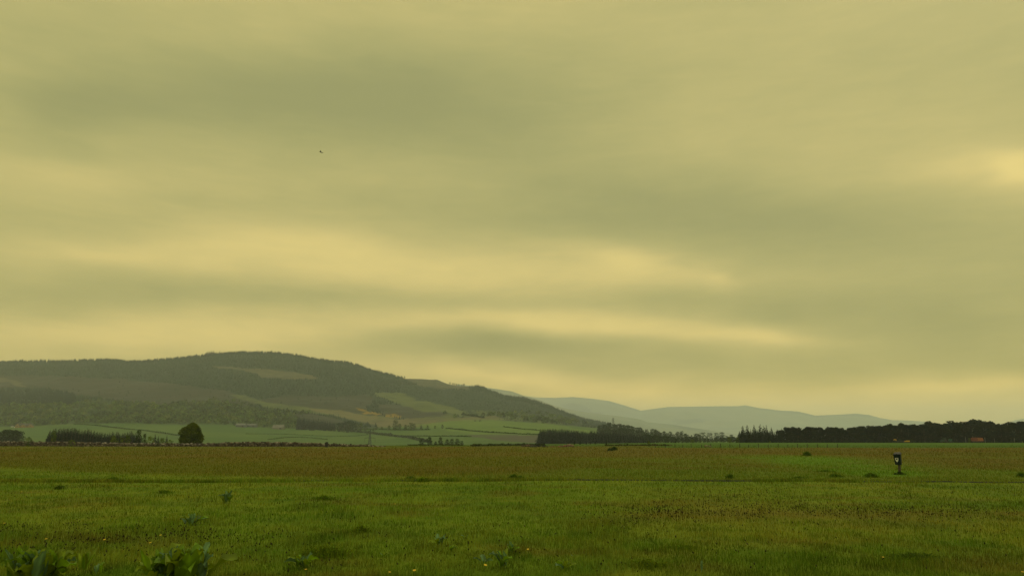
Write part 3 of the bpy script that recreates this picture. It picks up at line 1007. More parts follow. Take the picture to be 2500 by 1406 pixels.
# bushes along the stone wall
for px, t, Y, w, pr, lab in (
        (70, 1066, 205, .75, T_bush, 'small green bush alone behind the wall left of the plantation'),
        (130, 1051, 206, .62, T_broad, 'upright conical green bush in front of the left end of the dark plantation'),
        (176, 1073, 190, 1.1, T_bush, 'small yellow green bush growing over the wall below the plantation'),
        (277, 1063, 207, .95, T_yel, 'loose yellow green bush at the left end of the wall thicket'),
        (296, 1067, 204, 1.1, T_bush, 'low spreading bush second from the left in the wall thicket'),
        (312, 1062, 208, .9, T_yel, 'pale green bush just left of the tallest bush by the wall'),
        (338, 1049, 206, .55, T_dark, 'tallest dark bush of the thicket along the wall'),
        (352, 1058, 209, .5, T_dark, 'thin dark bush touching the right of the tallest wall bush'),
        (367, 1065, 206, .95, T_bush, 'yellow green bush right of the tallest wall bush'),
        (396, 1069, 208, 1.1, T_yel, 'broad yellow green bush near the right end of the wall thicket'),
        (414, 1073, 205, 1.2, T_bush, 'low bush at the right end of the wall thicket')):
    plant_tree('bush', pr, at(px, Y), top_h(px, t, Y), w, lab, 'bush', 'bushes along the stone wall')
for px, t, Y, w, lab in ((385, 1083, 188, 2.4, 'dark low bramble in front of the stone wall'), (340, 1082, 189, 1.6, 'dark bramble hugging the wall below the tallest bush')):
    plant_tree('bramble', T_dbush, at(px, Y), top_h(px, t, Y), w, lab, 'bush')

# the big round tree
Y = 222
x, y, z = at(466, Y)
n_ = 15000
tt_ = rng.random(n_) ** .9
a_ = rng.uniform(0, 6.283, n_)
w_ = np.interp(tt_, [0, .06, .15, .27, .55, .78, .92, 1], [.33, .41, .51, .57, .52, .39, .21, .05])
lump = fbm(a_ * 1.3 + 7, tt_ * 7, 911, 3) * .7 + fbm(a_ * 3.1, tt_ * 16, 921, 2) * .3
rho = w_ * (.83 + .72 * (lump - .42)) * (1 - .42 * rng.random(n_) ** 1.4) + rng.normal(0, .012, n_)
P_ = np.stack([rho * np.cos(a_), rho * np.sin(a_), .02 + tt_ * .96 + (lump - .5) * .12], -1)
tc_ = np.array([(.034, .050, .005), (.050, .070, .005), (.070, .092, .006), (.085, .105, .007)])
cc_ = tc_[np.clip((lump * 6.5 - 1.2).astype(int), 0, 3)] * rng.uniform(.7, 1.35, (n_, 1))
lv_, lf_, lc_ = leaves_at(P_, np.full(n_, .022), cc_, None, .2)
rt_me = np_mesh('crown', lv_, [lf_], lc_, [M_leaf])
h = top_h(466, 1031.5, Y)
t = add('round_tree', None, None, 'big round dark green tree standing alone just behind the stone wall', 'tree', None, None, (x, y, z))
t.scale = (h, h, h)
add('trunk', trunk_mesh(.6, .045, 9, None, 5), t)
add('crown', rt_me, t)

# trees of the valley
for px, t, b, w in ((1049, 1066, 1084, 1.05), (1076, 1067, 1084, 1.05), (1030, 1070, 1084, 1.2), (1092, 1072, 1084, 1.3), (1103, 1071, 1084, 1.4), (1116, 1071, 1085, 1.5), (1128, 1076, 1085, 1.6), (1064, 1077, 1084, 1.4)):
    Y = 560
    plant_tree('broadleaf_tree', T_dark, at(px, Y), top_h(px, t, Y), w, 'grey green tree in the small row low in the valley right of the pylon', 'tree', 'small row of trees right of the pylon')
wood('spruce_tree', T_spruce_thin, 722, 818, 4.2, (1515, 1560), [(722, 1014), (740, 1018), (780, 1021), (800, 1024), (818, 1028)], 'tall thin conifer in the block between the grey barn and the round wood', 'thin conifers of the block beside the grey barn', 1.15, 3)
wood('broadleaf_tree', T_dark, 822, 866, 9, (1500, 1540), [(820, 1032), (845, 1026), (852, 1024), (866, 1032)], 'dark round tree in the clump right of the thin conifer block', 'dark round trees right of the conifer block', 1.0, 3)
for px, b, hpx, w in ((868, 1052, 18, 1.1), (880, 1052, 20, 1.1), (892, 1051, 12, 1.2), (918, 1050, 12, 1.1), (932, 1049, 8, 1.3), (965, 1050, 24, .9), (975, 1048, 14, 1.3), (1002, 1050, 18, 1.2),
                      (1010, 1050, 16, 1.2), (1028, 1049, 11, 1.2), (990, 1050, 13, 1.3), (1044, 1047, 9, 1.2), (1062, 1046, 7, 1.3), (1080, 1046, 10, 1.1), (950, 1049, 10, 1.4), (912, 1052, 8, 1.3)):
    x, y, z = hit(px, b)
    plant_tree('broadleaf_tree', T_broad, (x, y, z), hpx / F * y, w, 'soft green tree of the line along the top of the valley fields', 'tree', 'trees along the top of the valley fields')
for px, b, lab in ((1160, 1029, 'small dark bush on the bright upper field, left of two'), (1172, 1029, 'small dark bush on the bright upper field, right of two')):
    x, y, z = hit(px, b)
    plant_tree('bush', T_dbush, (x, y, z), 4 / F * y, 1.5, lab, 'bush')
x, y, z = hit(1497, 1037)
plant_tree('tall_tree', T_broad, (x, y, z), 19.5 / F * y, .5, 'tall narrow tree rising above the wooded rise against the far hills', 'tree')

# single bushes at the far edge of the field
for px, t, Y, w, pr, lab in (
        (1650, 1071, 430, 1.0, T_dark, 'small dark round bush alone at the field edge between the two woods'),
        (1690, 1072, 455, 2.4, T_yel, 'wide yellow green bush at the field edge right of the dark round bush'),
        (1584, 1076, 200, 1.0, T_yel, 'small flat topped yellow green tree by the left end of the post fence'),
        (1781, 1066, 470, 1.4, T_yel, 'pale green bush touching the left end of the right wood'),
        (1800, 1066, 478, 1.2, T_broad, 'taller pale green bush tucked against the end spruces'),
        (1480, 1069, 300, .7, T_spruce, 'small dark conifer alone in front of the middle wood'),
        (1416, 1071, 300, .8, T_spruce, 'dark young conifer in front of the middle wood, tallest of the left few'),
        (1402, 1073, 305, .9, T_spruce, 'dark young conifer first from the left before the middle wood'),
        (1431, 1074, 300, .9, T_spruce, 'dark young conifer right of the tallest young one before the middle wood'),
        (1441, 1077, 298, .9, T_dark, 'low dark bush right of the young conifers'),
        (1453, 1078, 296, .9, T_dark, 'lowest dark bush at the right end of the young conifers'),
        (1880, 1076, 470, 2.0, T_yel, 'low yellow green bush at the foot of the end spruces'),
        (2367, 1068, 470, .8, [(T_yel[0][0], T_birchpine[0][1])], 'pale leafed bush left of the red trailer')):
    plant_tree('bush', pr, at(px, Y), top_h(px, t, Y), w, lab, 'bush' if 'conifer' not in lab and 'tree' not in lab else 'tree')

# ------------------------------------------------------------------ forest on the hill (reads as one mass)


def sample_hill(n, y0=1520, y1=2990):
    s = rng.uniform(-.98, .14, n)
    Y = rng.uniform(y0, y1, n)
    X = s * Y
    Z = terrain(X, Y)
    return X, Y, Z, s, (Z - CH) / Y


X, Y, Z, s, e = sample_hill(42000)
bare = np.zeros(len(X), bool)
for P in (P_CUT, P_PATH, P_STRIP, P_TAN, P_STRIP2, P_STRIP3, P_BRIGHT, P_SHOULDER, P_DEC):
    bare |= inpoly(s, e, P)
thin = inpoly(s, e, P_HEATHER) | inpoly(s, e, P_HEATHER2) | inpoly(s, e, P_HEATHER3) | inpoly(s, e, P_HEATHER4)
keep = (~bare) & (Y > 1640) & (np.interp(s, rs, re) > .008) & ((~thin) | (rng.random(len(X)) < .03))
keep &= ~((s > .02 - .14) & (Y > 2800) & (s < -.05) & (rng.random(len(X)) < .9))
right_lo = (s > -.17) & (Y < 2300)
keep &= (~right_lo) | (rng.random(len(X)) < .35)
X, Y, Z, s, e = X[keep], Y[keep], Z[keep], s[keep], e[keep]
n = len(X)
dk = inpoly(s, e, P_DARK)
h = rng.uniform(4.5, 8.5, n) * np.where(dk, 1.6, 1)
h = np.where((s > -.15) & (Y < 2600), h * .6, h) * np.where(Y > 2850, rng.uniform(1.0, 1.9, n), 1)
r_ = h * rng.uniform(.2, .3, n)
V = [np.stack([X, Y, Z + h], -1)]
for k in range(6):
    a = k * 1.0472 + rng.uniform(-.3, .3, n)
    q = rng.uniform(.75, 1.2, n)
    V.append(np.stack([X + np.cos(a) * r_ * q, Y + np.sin(a) * r_ * q, Z + h * rng.uniform(.0, .22, n) - 1], -1))
V = np.stack(V, 1).reshape(-1, 3)
i = (np.arange(n) * 7)[:, None]
f = np.concatenate([np.concatenate([i, i + 1 + k, i + 1 + (k + 1) % 6], 1) for k in range(6)])
c = lerp(np.tile(np.array(C_con), (n, 1)) * (rng.uniform(.8, 1.25, (n, 1)) * (.35 + 1.3 * fbm(X / 70, Y / 110, 951, 4))[:, None]), (.010, .019, .009), np.maximum(dk * .9, .7 * (Y > 2870)))
add('conifer_forest', np_mesh('conifer_forest', V, [f], np.repeat(c, 7, 0), [M_mass]), kind='stuff', cat='forest',
    label='dark conifer forest covering the top and face of the long hill')

X, Y, Z, s, e = sample_hill(42000, 1480, 2500)
keep = inpoly(s, e, P_DEC)
lo = inpoly(s, e, [(1080, 1010), (1160, 1015), (1300, 1005), (1460, 1034), (1330, 1036), (1210, 1020), (1080, 1026)]) & (rng.random(len(X)) < .10)
mid = inpoly(s, e, [(560, 975), (690, 1005), (760, 1010), (720, 1018), (600, 1000)]) & (rng.random(len(X)) < .3)
keep = (keep & (rng.random(len(X)) < .55)) | lo | mid
X, Y, Z = X[keep][:3000], Y[keep][:3000], Z[keep][:3000]
n, m_ = len(X), 34
h = rng.uniform(6, 13, n) * (1 - .25 * sstep(1900, 2400, Y))
d = rng.normal(size=(n, m_, 3))
d /= np.linalg.norm(d, axis=2)[..., None]
d[..., 2] = np.abs(d[..., 2]) * 1.0 - .12
P = np.stack([X, Y, Z + h * .25], -1)[:, None] + d * (h * .5)[:, None, None] * rng.uniform(.7, 1.1, (n, m_, 1)) * np.array([1, 1, 1.4])
col = np.array(DEC_C)[rng.integers(0, 4, n)] * rng.uniform(.5, 1.6, (n, 1)) * 1.15
v, f, c = leaves_at(P.reshape(-1, 3), np.repeat(h * .17, m_), np.repeat(col, m_, 0), None, .3, .7)
add('hillside_woodland', np_mesh('hillside_woodland', v, [f], c, [M_mass]), kind='stuff', cat='woodland',
    label='green broadleaf woodland along the foot of the long hill')

# single trees standing up on the ridge
RT = [(484, 861, 6), (488, 858, 7), (493, 857, 7), (498, 856, 7), (503, 856, 6), (507, 859, 5), (512, 858, 4), (519, 857, 5), (531, 863, 4), (543, 861, 4), (550, 858, 4), (560, 860, 4), (566, 859, 4),
      (576, 861, 4), (585, 856, 5), (596, 860, 4), (604, 858, 4), (612, 855, 5), (617, 856, 6), (622, 858, 5), (632, 859, 5), (638, 857, 5), (646, 857, 6), (650, 856, 5), (657, 858, 5), (666, 857, 5),
      (673, 860, 5), (682, 861, 5), (690, 861, 5), (700, 862, 5), (712, 863, 6), (722, 864, 6), (735, 868, 6)]
for px, t, w in RT:
    Y = 2945
    plant_tree('ridge_conifer', T_spruce if w < 5 else T_wood, at(px, Y), max(11, top_h(px, t - 1.5, Y)), 1.2, 'dark conifer standing up on the summit skyline of the hill', 'tree', 'conifers on the summit skyline')
for px, t in ((983, 919), (1096, 935), (1103, 937), (1107, 936), (1112, 937), (1118, 938), (1126, 936), (1131, 937)):
    Y = 2945
    plant_tree('ridge_tree', T_dark if px != 1126 else T_spruce, at(px, Y), max(9, top_h(px, t - 1, Y)), 1.2, ('single small round tree on the skyline notch right of the hill' if px == 983 else 'small bare looking tree on the lower skyline shoulder'), 'tree', None if px == 983 else 'small trees on the lower skyline shoulder')

# ------------------------------------------------------------------ field hedges in the valley


def hedge(pts, hgt, wid, cols, label, ymin=260, cat='hedge', name='hedge'):
    P3 = [Vector(hit(px, py, ymin)) for px, py in pts]
    pts_, tot = [], 0
    for a, b in zip(P3[:-1], P3[1:]):
        L = (b - a).length
        m_ = max(2, int(L / (wid * .5)))
        for k in range(m_):
            p = a.lerp(b, k / m_)
            pts_.append(p)
    n_ = len(pts_)
    Pn = np.array([tuple(p) for p in pts_])
    Pn[:, 2] = terrain(Pn[:, 0], Pn[:, 1])
    hh = hgt * (.35 + .6 * vnoise(np.arange(n_) * .35, np.zeros(n_), len(pts)))
    m_ = 18
    d = rng.normal(size=(n_, m_, 3))
    d /= np.linalg.norm(d, axis=2)[..., None]
    d[..., 2] = np.abs(d[..., 2])
    Q = Pn[:, None] + d * np.stack([np.full(n_, wid * .6), np.full(n_, wid * .6), hh], -1)[:, None] * rng.uniform(.4, 1, (n_, m_, 1))
    o_ = P3[0]
    col = np.array(cols)[rng.integers(0, len(cols), n_)] * rng.uniform(.7, 1.3, (n_, 1))
    v_, f_, c_ = leaves_at(Q.reshape(-1, 3), np.full(n_ * m_, wid * .28), np.repeat(col, m_, 0), None, .3, .7)
    return add(name, np_mesh(name, v_ - np.array(o_), [f_], c_, [M_mass]), None, label, cat, None, None, o_)


GH = [(.042, .056, .018), (.050, .060, .020), (.040, .058, .016)]
GR = [(.052, .092, .016), (.048, .086, .015)]
hedge([(180, 1036), (245, 1040), (300, 1047), (350, 1051), (400, 1058), (440, 1064)], 3.0, 3, GR, 'dark hedge slanting across the upper left field behind the plantation')
hedge([(862, 1053), (900, 1057), (935, 1062), (970, 1066), (1000, 1069), (1030, 1076), (1050, 1080)], 5, 6, GH, 'thick grey brown hedge slanting down the field from the wood past the pylon')
hedge([(1000, 1064.5), (1060, 1065), (1150, 1066)], 2.2, 3, GR, 'thin green hedge level across the field right of the pylon')
hedge([(1090, 1046), (1150, 1052), (1200, 1056), (1260, 1059), (1320, 1062)], 3, 4, GR, 'dark hedge above the ploughed field')
hedge([(1230, 1042), (1270, 1047), (1318, 1051)], 2.5, 3, GR, 'short dark hedge on the bright upper field')
hedge([(880, 1050), (930, 1049), (990, 1050), (1050, 1049)], 3.5, 4, GR, 'dark hedge under the tree line at the top of the valley fields')
hedge([(1130, 1013), (1160, 1017), (1182, 1021)], 7, 8, [(.035, .05, .018)], 'dark tree belt on the lower right slope of the hill')
hedge([(655, 1073), (690, 1069), (730, 1067), (760, 1069), (800, 1073)], 1.6, 2.2, GR, 'faint low hedge curving across the field above the wall')
hedge([(600, 1059), (700, 1060), (800, 1065), (900, 1061)], 1.2, 2, GR, 'faint hedge line across the middle of the green field')
hedge([(1155, 1089), (1200, 1088), (1260, 1087), (1330, 1087.5)], .75, 1.2, [(.03, .042, .010), (.04, .05, .012)], 'low dark growth along the field edge between the pylon and the middle wood', 150)
hedge([(1000, 1087), (1060, 1086.5), (1130, 1087)], .45, 1.0, [(.04, .055, .010)], 'low green growth on the field edge right of the tumbled wall', 150)
hedge([(1480, 1088), (1560, 1087.5), (1640, 1088)], .5, 1.2, [(.045, .06, .010), (.06, .062, .012)], 'low scrub on the field edge left of the post fence', 150)

# ------------------------------------------------------------------ stone wall, rubble
WTOP = [(-330, 1076), (0, 1076.5), (100, 1078), (200, 1079.5), (300, 1082), (480, 1083), (540, 1081), (600, 1079.5), (700, 1079.5), (780, 1081.5), (830, 1084), (870, 1085.5), (900, 1087), (935, 1088.5)]
WBASE = [(-330, 1087), (0, 1088), (200, 1089.5), (800, 1090), (935, 1090.2)]
SV, SF, SC = [], [], []
ctr = None
CUBE = np.array([[-1, -1, -1], [1, -1, -1], [1, 1, -1], [-1, 1, -1], [-1, -1, 1], [1, -1, 1], [1, 1, 1], [-1, 1, 1]], float) * .5
CF = np.array([(3, 2, 1, 0), (4, 5, 6, 7), (0, 1, 5, 4), (1, 2, 6, 5), (2, 3, 7, 6), (3, 0, 4, 7)])


def stone(c, d, col, V_, F_, C_):
    v_ = CUBE * np.array(d) + rng.uniform(-.09, .09, (8, 3)) * np.array(d)
    v_[4:, :2] *= rnd.uniform(.6, .9)
    a = rnd.uniform(-.35, .35)
    ca, sa = math.cos(a), math.sin(a)
    v_ = np.stack([v_[:, 0] * ca - v_[:, 1] * sa, v_[:, 0] * sa + v_[:, 1] * ca, v_[:, 2]], -1)
    F_.append(CF + 8 * len(V_))
    V_.append(v_ + np.array(c))
    C_.append(np.tile(np.array(col) * rnd.uniform(.5, 1.6), (8, 1)))


STC = [(.075, .06, .038), (.10, .078, .050), (.055, .045, .032), (.14, .115, .075), (.08, .055, .035)]
px = -330.0
while px < 936:
    pyb, pyt = prof(WBASE, px), prof(WTOP, px)
    sb, eb = ray(px, pyb)
    Y = -CH / eb
    H_ = (pyb - pyt) / F * Y
    wall_y = Y
    z0 = 0.0
    for row, dep in ((0, 0.0), (1, .32)):
        z0 = zt(sb * Y, Y + dep) - .05
        top = z0 + H_ * (1 if row == 0 else .97) * rnd.uniform(.86, 1.06)
        while z0 < top - .04:
            hh = rnd.uniform(.16, .34)
            ww = rnd.uniform(.28, .62)
            stone((sb * Y + rnd.uniform(-.12, .12), Y + dep + rnd.uniform(-.1, .1), z0 + hh / 2), (ww, .38, hh * 1.08), STC[rnd.randrange(5)] if z0 < top - .3 or rnd.random() < .6 else (.20, .17, .12), SV, SF, SC)
            z0 += hh * .93
    px += rnd.uniform(2.6, 4.4)
o_ = np.array(at(300, 187))
add('stone_wall', np_mesh('stone_wall', np.concatenate(SV) - o_, [np.concatenate(SF)], np.concatenate(SC), [M_stone]), None,
    'long low dry stone wall along the far left edge of the field, tumbling at its right end', 'wall', None, None, o_)


def rubble(px, py, n_, spread, size, cols, label):
    c = hit(px, py)
    V_, F_, C_ = [], [], []
    for _ in range(n_):
        sx = rnd.gauss(0, spread)
        d = size * rnd.uniform(.6, 1.5)
        stone((sx, rnd.uniform(-.4, .4), d * .3 + max(0, .35 - abs(sx) * .3) * rnd.random()), (d, d * .8, d * .7), cols[rnd.randrange(len(cols))], V_, F_, C_)
    add('rubble_heap', np_mesh('rubble_heap', np.concatenate(V_), [np.concatenate(F_)], np.concatenate(C_), [M_stone]), None, label, 'rubble', None, None, c)


rubble(895, 1090, 34, 2.0, .42, STC, 'tumbled heap of wall stones in front of the pylon foot')
rubble(1288, 1090, 16, .7, .45, STC, 'small grey stone heap on the field edge left of the middle wood')
rubble(1316, 1091, 16, 1.0, .40, [(.04, .04, .03)], 'dark stone heap at the foot of the middle wood corner')
rubble(1378, 1091, 30, 1.6, .34, [(.16, .075, .045), (.12, .07, .045)], 'reddish rubble strip in front of the middle wood')
rubble(1393, 1090, 14, .5, .5, [(.20, .12, .08), (.12, .08, .06)], 'small pile of reddish stones topping the rubble strip')
rubble(1727, 1091, 8, .5, .45, [(.22, .17, .10)], 'tan stones lying under the post fence')

# dark upright stone ending the sound part of the wall
b = MB()
c = hit(797, 1091.2)
b.box((0, 0, .5), (.62, .45, 1.12), taper=1.08, jit=.04)
b.box((.05, 0, 1.1), (.5, .4, .16), jit=.06)
b.build('gate_stone', flat_mat('dark_stone', (.022, .02, .018), nscale=4), label='black upright stone block set at the end of the stone wall', cat='stone', loc=c)

# ------------------------------------------------------------------ post fence
fx = [1600, 1625, 1648, 1667, 1688, 1713, 1736, 1760, 1782, 1806, 1828, 1852, 1876, 1900, 1924, 1947, 1971, 1996, 2020, 2045]
fpos = [Vector(hit(px, 1092.2)) for px in fx]
fence = add('post_fence', None, None, 'weathered post and wire fence between brown meadow and green pasture', 'fence', None, None, fpos[0])
M_post = flat_mat('fence_wood', (.035, .030, .02), nscale=8)
tops = []
for p in fpos:
    b = MB()
    q = p - fpos[0]
    hh = rnd.uniform(.62, .98)
    tl = Vector((rnd.uniform(-.06, .06), rnd.uniform(-.05, .05), hh))
    b.tube([q + Vector((0, 0, -.1)), q + tl * .5, q + tl], [.075, .07, .065], 7)
    b.build('post', M_post, fence)
    tops.append((q, tl))
M_wire = flat_mat('fence_wire', (.10, .10, .09), rough=.5, metal=.6)
for k in (.45, .8):
    b = MB()
    b.tube([q + tl * k + Vector((0, -.07, 0)) for q, tl in tops], [.008] * len(tops), 4)
    b.build('wire', M_wire, fence)

# ------------------------------------------------------------------ waste bin on its post
bx, by, bz = hit(2197, 1154.5)
binr = add('waste_bin', None, None, 'dark green waste bin with white shield badge on a short wooden post', 'bin', None, None, (bx, by, bz))
s1 = by / F                                                         # metres per photo pixel at the bin
M_bin = flat_mat('bin_green', (.005, .014, .012), rough=.6, nscale=5, namp=.3, spec=.12)
M_lid = flat_mat('bin_lid', (.038, .034, .028), rough=.7, nscale=6, namp=.25)
M_white = flat_mat('badge_white', (.55, .54, .42), rough=.5, namp=.05)
M_black = flat_mat('badge_black', (.01, .01, .01), rough=.5, namp=.1)
M_woodp = flat_mat('post_wood', (.060, .046, .026), nscale=9, namp=.4)
b = MB()
b.box((0, 0, .22), (.115, .115, .56), rot=Matrix.Rotation(R(-32), 3, 'Z') @ Matrix.Rotation(R(3), 3, 'Y'))
b.build('post', M_woodp, binr)
RT_ = Matrix.Rotation(R(-38), 4, 'Z')                                # front turned to the left of the camera, right side seen too
BT = Matrix.Translation((-.03, -.02, .45)) @ Matrix.Rotation(R(-2), 4, 'Y') @ RT_ @ Matrix.Rotation(R(0), 4, 'Z')
W0, D0, W1, D1, HB = .26, .26, .31, .32, .50
lo = [(-W0 / 2, -D0 / 2, 0), (W0 / 2, -D0 / 2, 0), (W0 / 2, D0 / 2, 0), (-W0 / 2, D0 / 2, 0)]
hi = [(-W1 / 2, -D1 / 2, HB), (W1 / 2, -D1 / 2, HB), (W1 / 2, D1 / 2, HB + .05), (-W1 / 2, D1 / 2, HB + .05)]
ring = lambda e_, dz: [(-W1 / 2 - e_, -D1 / 2 - e_, HB + dz), (W1 / 2 + e_, -D1 / 2 - e_, HB + dz), (W1 / 2 + e_, D1 / 2 + e_, HB + .05 + dz), (-W1 / 2 - e_, D1 / 2 + e_, HB + .05 + dz)]
b = MB()
b.addv([BT @ Vector(p) for p in lo + hi], [(3, 2, 1, 0), (4, 5, 6, 7), (0, 1, 5, 4), (1, 2, 6, 5), (2, 3, 7, 6), (3, 0, 4, 7)])
body = b.build('bin_body', M_bin, binr)
mod = body.modifiers.new('bevel', 'BEVEL')
mod.width, mod.segments = .018, 2
b = MB()
b.addv([BT @ Vector(p) for p in ring(.018, -.035) + ring(.018, .003)], [(3, 2, 1, 0), (4, 5, 6, 7), (0, 1, 5, 4), (1, 2, 6, 5), (2, 3, 7, 6), (3, 0, 4, 7)])
b.build('rim', M_bin, binr)
r2 = [(x, y, z) for x, y, z in ring(.012, .006)]
r3 = [(-W1 / 2 + .03, -D1 / 2 + .05, HB + .045), (W1 / 2 - .03, -D1 / 2 + .05, HB + .045), (W1 / 2 - .03, D1 / 2 - .01, HB + .10), (-W1 / 2 + .03, D1 / 2 - .01, HB + .10)]
b = MB()
b.addv([BT @ Vector(p) for p in r2 + r3], [(3, 2, 1, 0), (4, 5, 6, 7), (0, 1, 5, 4), (1, 2, 6, 5), (2, 3, 7, 6), (3, 0, 4, 7)])
lid = b.build('lid', M_lid, binr)
b = MB()
b.box(BT @ Vector((0, -D1 / 2 - .005, HB + .012)), (.05, .05, .035), rot=RT_.to_3x3())
b.build('lid_handle', M_black, lid)
ang = math.atan2((D1 - D0) / 2, HB)
FM = BT @ Matrix.Translation((-.02, -D0 / 2 - .001 - (D1 - D0) / 2 * .5, HB * .5)) @ Matrix.Rotation(math.pi / 2 + ang, 4, 'X')
SB = .9
sh = [(-.075, .10), (-.04, .085), (0, .10), (.04, .085), (.075, .10), (.078, .02), (.055, -.06), (0, -.135), (-.055, -.06), (-.078, .02)]
sh = [(x * SB, y * SB) for x, y in sh]
b = MB()
b.prism(sh, .004, FM)
badge = b.build('badge', M_white, binr)
dog = [(-.035, .055), (-.022, .075), (-.008, .062), (.012, .066), (.022, .08), (.034, .055), (.042, .025), (.026, .0), (.010, -.022), (-.010, -.018), (-.030, .0), (-.046, .02)]
dog = [(x * .95, y * .95) for x, y in dog]
b = MB()
b.prism(dog, .003, FM @ Matrix.Translation((0, 0, .004)))
b.build('emblem', M_black, badge)

# ------------------------------------------------------------------ tussocks and bushes in the meadow


def tussock(px, py, wpx, hpx, label, col=(.066, .110, .010), n_=420, name='grass_tussock', cat='tussock'):
    x, y, z = hit(px, py)
    sw, sh_ = wpx / F * y / 2, hpx / F * y
    rr = np.abs(rng.normal(0, .52, n_))
    a = rng.uniform(0, 6.283, n_)
    rr = np.minimum(rr * (1 + .35 * np.sin(a * 3 + px) + .25 * np.sin(a * 5 + py)), 1.5)
    near = py > 1171 and px < 1700
    col = np.array(col) * (np.array([1.9, 1.75, .6]) if near else np.array([1.2, 1.2, 1]))
    sh_ *= .75 if near else .92
    P = np.stack([rr * np.cos(a) * sw * .9, rr * np.sin(a) * sw * .6, np.full(n_, -.02)], -1)
    H_ = sh_ * np.sqrt(np.clip(1 - (rr / 1.35) ** 2, .02, 1)) * rng.uniform(.45, 1.1, n_)
    C_ = np.array(col) * rng.uniform(.55, 1.5, (n_, 1)) * (1 + rng.normal(0, .08, (n_, 3)))
    v_, f_, c_ = blades(P, H_, np.full(n_, max(.010, y * .0006)), C_, .6)
    lv, lf, lc = leaves_at(np.stack([rr * np.cos(a) * sw * .85, rr * np.sin(a) * sw * .6, H_ * rng.uniform(.2, .9, n_)], -1), np.full(n_, max(.016, y * .0009)), C_, None, .3)
    return add(name, np_mesh(name, np.concatenate([v_, lv]), [f_[0], f_[1], lf + len(v_)], np.concatenate([c_, lc]), [M_grass]), None, label, cat, None, None, (x, y, z))


GC = 'tussocks standing in the meadow'
tussock(1971, 1112, 22, 12, 'rounded dark green tussock alone on the brown meadow left of the bin')
tussock(1783, 1169, 24, 15, 'rounded dark green tussock on the path verge left of the bin')
tussock(1254, 1169, 26, 13, 'broad dark tussock behind the path in the middle of the meadow')
tussock(1271, 1170, 20, 9, 'smaller tussock touching the right of the broad middle tussock')
tussock(1031, 1177, 26, 17, 'pale feathery tussock on the path verge left of the middle')
tussock(2126, 1163, 38, 13, 'wide dark tussock just left of the bin')
tussock(2040, 1163, 40, 9, 'low flat green tussock left of the wide one by the bin')
tussock(1950, 1166, 36, 7, 'lowest flat tussock farthest left of the bin on the verge')
tussock(2494, 1161, 26, 14, 'dark tussock cut by the right edge of the frame')
tussock(1490, 1100, 16, 7, 'small dark tussock on the far meadow, left of a touching pair', (.03, .05, .010))
tussock(1500, 1098, 16, 9, 'small dark tussock on the far meadow, right of a touching pair', (.03, .055, .010))
tussock(1003, 1170, 34, 8, 'low green tussock left of the pale feathery tussock')
tussock(2015, 1150, 60, 5, 'low spread of greener grass on the meadow left of the bin')
tussock(2197, 1156.5, 26, 9, 'tuft of dark grass round the foot of the bin post', (.035, .055, .016), 300)
tussock(275, 1172, 36, 14, 'dark green tussock at the left where the turf meets the brown meadow', (.04, .075, .012))
tussock(145, 1194, 26, 14, 'dark leafy tuft on the turf near the left edge', (.035, .06, .012))
tussock(400, 1203, 50, 10, 'low dark tuft on the turf right of the two left ones', (.045, .08, .014))
tussock(790, 1222, 60, 16, 'taller dark grass tuft in the turf left of the middle', (.05, .085, .011))
tussock(1665, 1347, 80, 12, 'low dark tuft in the turf right of the middle', (.045, .08, .010))
tussock(880, 1298, 60, 26, 'thin upright grass tuft in the middle of the near turf', (.06, .09, .011))
tussock(790, 1362, 210, 42, 'tall wispy grass tuft near the bottom edge left of the middle', (.055, .085, .012), 700)
tussock(1585, 1394, 150, 20, 'low dark tuft on the bottom edge right of the middle', (.05, .075, .009))
tussock(2230, 1372, 170, 18, 'dark grass tuft low in the turf below the bin', (.055, .085, .009), 500)

# ------------------------------------------------------------------ broad leaved dock plants


